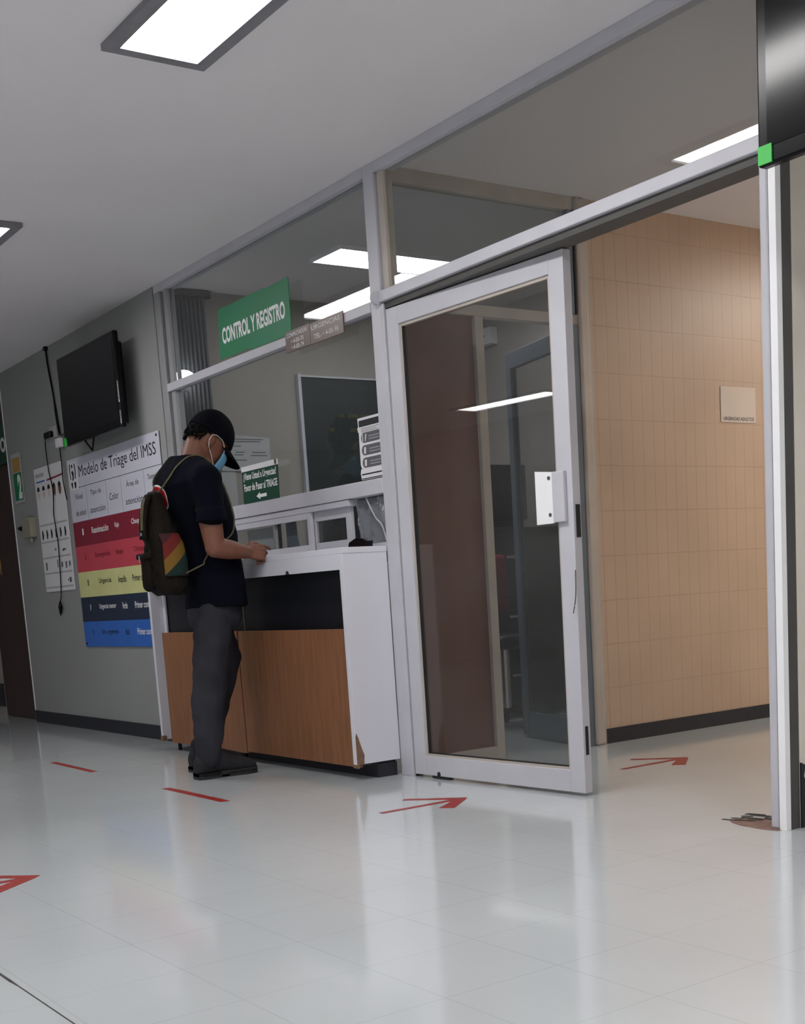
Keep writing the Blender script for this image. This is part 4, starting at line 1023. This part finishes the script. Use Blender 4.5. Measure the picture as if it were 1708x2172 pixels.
# hair: close-cropped shell at the back and sides, with short tufts over the cap edge
b = new()
ellipsoid(b, H(0, -0.012, -0.006), (0.0815, 0.100, 0.102), HM, seg=36, rings=24)
dele = []
for v in b.verts:
    q = HM.transposed() @ (v.co - HC)
    lim = -0.066 - 0.10 * max(0, q.y + 0.01)
    if q.z > 0.03 or q.y > 0.03 or q.z < -0.058 + 0.62 * max(0, q.y + 0.105): dele.append(v)
bmesh.ops.delete(b, geom=dele, context='VERTS')
for k in range(150):
    a = random.uniform(-1.15, 1.15); u = random.uniform(-0.05, 0.012)
    base = H(0.078 * math.sin(a), -0.012 - 0.098 * math.cos(a) * math.sqrt(max(0.1, 1 - (u / .11) ** 2)), u)
    tip = base + (base - HC).normalized() * random.uniform(0.004, 0.011) - hu * 0.012
    tube(b, [base - (base - HC).normalized() * .006, tip], [0.004, 0.001], 5)
hair = link('hair', b, M['hair'], man, smooth=True); hair.modifiers.new('s', 'SOLIDIFY').thickness = 0.004

# face mask: cupped sheet over nose, mouth and chin, with ear loops
b = new(); gr = []
for i in range(11):
    v_ = i / 10; u = -0.030 - 0.115 * v_; row = []
    bulge = 0.126 - 0.02 * abs(v_ - 0.28) - 0.03 * max(0, v_ - .6)
    for k in range(17):
        s_ = (k / 16 - .5) * 2; a = s_ * 1.05
        w_ = 0.070 - 0.018 * v_
        row.append(b.verts.new(H(w_ * math.sin(a) * 1.12, 0.02 + (bulge - 0.02) * math.cos(a), u + 0.0015 * math.sin(v_ * 18))))
    gr.append(row)
for i in range(10):
    for k in range(16): b.faces.new([gr[i][k], gr[i][k + 1], gr[i + 1][k + 1], gr[i + 1][k]])
mk = link('face_mask', b, M['mask'], man, smooth=True); mk.modifiers.new('s', 'SOLIDIFY').thickness = 0.002
b = new()
for s in (-1, 1):
    tube(b, smooth_path([H(s * .069, .075, -.035), H(s * .081, .045, -.002), H(s * .088, .012, .006), H(s * .091, -.018, -.002), H(s * .090, -.026, -.028), H(s * .086, -.012, -.06), H(s * .074, .03, -.09), H(s * .056, .068, -.118)]), 0.0018, 6)
lp = link('ear_loop', b, M['loop'], man, smooth=True); lp.parent = mk; lp.matrix_parent_inverse = Matrix.Identity(4)
lp['label'] = 'white elastic ear loops'

# ================================================================ BACKPACK
bp = thing('backpack', (-0.93, -0.70, 0.87), 'brown drawstring backpack with red, yellow and green woven panel, worn by the person', 'backpack')
BX, BY = -0.905, -0.64
def bag_half(z):
    """half width and half depth of the pouch at height z"""
    tb = [(.868, .07, .05), (.885, .105, .072), (.93, .122, .086), (1.02, .122, .086), (1.12, .106, .076), (1.20, .086, .062), (1.265, .06, .045), (1.30, .036, .03), (1.33, .048, .036), (1.345, .04, .03)]
    for (z0, a0, b0), (z1, a1, b1) in zip(tb, tb[1:]):
        if z <= z1:
            t_ = (z - z0) / (z1 - z0); return a0 + (a1 - a0) * t_, b0 + (b1 - b0) * t_
    return tb[-1][1:]
b = new()
loft(b, [(BX, BY - (0.03 if z > 1.15 else 0.012 * (z > .9)), z, *bag_half(z)) for z in (.868, .885, .93, .98, 1.02, 1.07, 1.12, 1.16, 1.20, 1.265, 1.30, 1.33, 1.345)], n=2.4)
fuse('pouch', b, M['bag'], bp, voxel=0.006, smooth=4, disp=0.02, dscale=0.05)
def panel_patch(z0, z1, a0, a1, off=.007):
    b = new(); gr = []
    for i in range(13):
        z = z0 + (z1 - z0) * i / 12; ha, hb = bag_half(z); row = []
        for k in range(11):
            a = a0 + (a1 - a0) * k / 10; c_, s_ = math.cos(a), math.sin(a); nn = 2.4
            row.append(b.verts.new((BX + (ha + off) * math.copysign(abs(c_) ** (2 / nn), c_), BY - .012 - (.018 * max(0, z - 1.1) / .06 if z < 1.16 else .018) + (hb + off) * math.copysign(abs(s_) ** (2 / nn), s_), z)))
        gr.append(row)
    for i in range(12):
        for k in range(10): b.faces.new([gr[i][k], gr[i][k + 1], gr[i + 1][k + 1], gr[i + 1][k]])
    return b
o = link('woven_panel', panel_patch(0.955, 1.15, -0.55, 0.75), M['weave'], bp, smooth=True); o.modifiers.new('s', 'SOLIDIFY').thickness = 0.003; o['label'] = 'woven panel striped red, yellow and green'
o = link('woven_edge', panel_patch(0.90, 1.06, -2.75, -2.3), M['chair_red'], bp, smooth=True); o.modifiers.new('s', 'SOLIDIFY').thickness = 0.003
b = new(); chain(b, [(-0.90, -0.742, 0.92), (-0.90, -0.742, 1.035)], [.031, .029]); fuse('side_pocket', b, M['bag'], bp, voxel=.005, smooth=3)
b = new(); box(b, -0.95, -0.85, -0.777, -0.735, 1.04, 1.066, bev=.008); fl = link('pocket_flap', b, M['bag'], bp, smooth=False)
b = new(); tube(b, [(-0.90, -0.779, 1.025), (-0.90, -0.779, 1.055)], 0.004, 8); bk = link('buckle', b, M['metal'], bp); bk.parent = fl; bk.matrix_parent_inverse = Matrix.Identity(4)
# top flap hanging over the pouch mouth
b = new(); loft(b, [(-0.90, -0.752, 1.13, .034, .010), (-0.90, -0.746, 1.21, .032, .012), (-0.90, -0.722, 1.30, .03, .016), (-0.90, -0.70, 1.335, .024, .02)]); flp = fuse('flap', b, M['bag'], bp, voxel=.004, smooth=3)
b = new(); box(b, -0.91, -0.885, -0.768, -0.758, 1.145, 1.16, bev=.002); link('buckle', b, M['metal'], bp)
b = new(); tube(b, smooth_path([(-0.875, -0.738, 1.315), (-0.87, -0.754, 1.27), (-0.867, -0.763, 1.22), (-0.87, -0.765, 1.17)]), 0.007, 6, flat=.5); link('woven_trim', b, M['strap'], bp)
from mathutils.bvhtree import BVHTree
bvh = BVHTree.FromPolygons([v.co.copy() for v in shirt.data.vertices], [tuple(p.vertices) for p in shirt.data.polygons])
def hug(p, off=0.004):
    q, n_, i_, d_ = bvh.find_nearest(Vector(p)); return q + n_ * off
for s in (1, -1):
    path = [(PX + s * .06, -0.66, 1.37), (PX + s * .10, -0.64, 1.42), (PX + s * .115, -0.58, 1.48), (PX + s * .12, -0.51, 1.51), (PX + s * .125, -0.43, 1.49), (PX + s * .13, -0.37, 1.42), (PX + s * .14, -0.34, 1.33), (PX + s * .15, -0.33, 1.24), (PX + s * .18, -0.36, 1.16), (PX + s * .20, -0.42, 1.11)]
    path2 = [(PX + s * .20, -0.47, 1.10), (PX + s * .185, -0.53, 1.05), (PX + s * .165, -0.57, 1.0)]
    pts = [Vector((BX + s * .012, -0.69, 1.315))] + [hug(q) for q in smooth_path(path + path2, 4)] + [Vector((BX + s * .11, BY, 0.95))]
    b = new(); tube(b, pts, 0.0042, 6); link('shoulder_strap', b, M['strap'], bp, smooth=True)
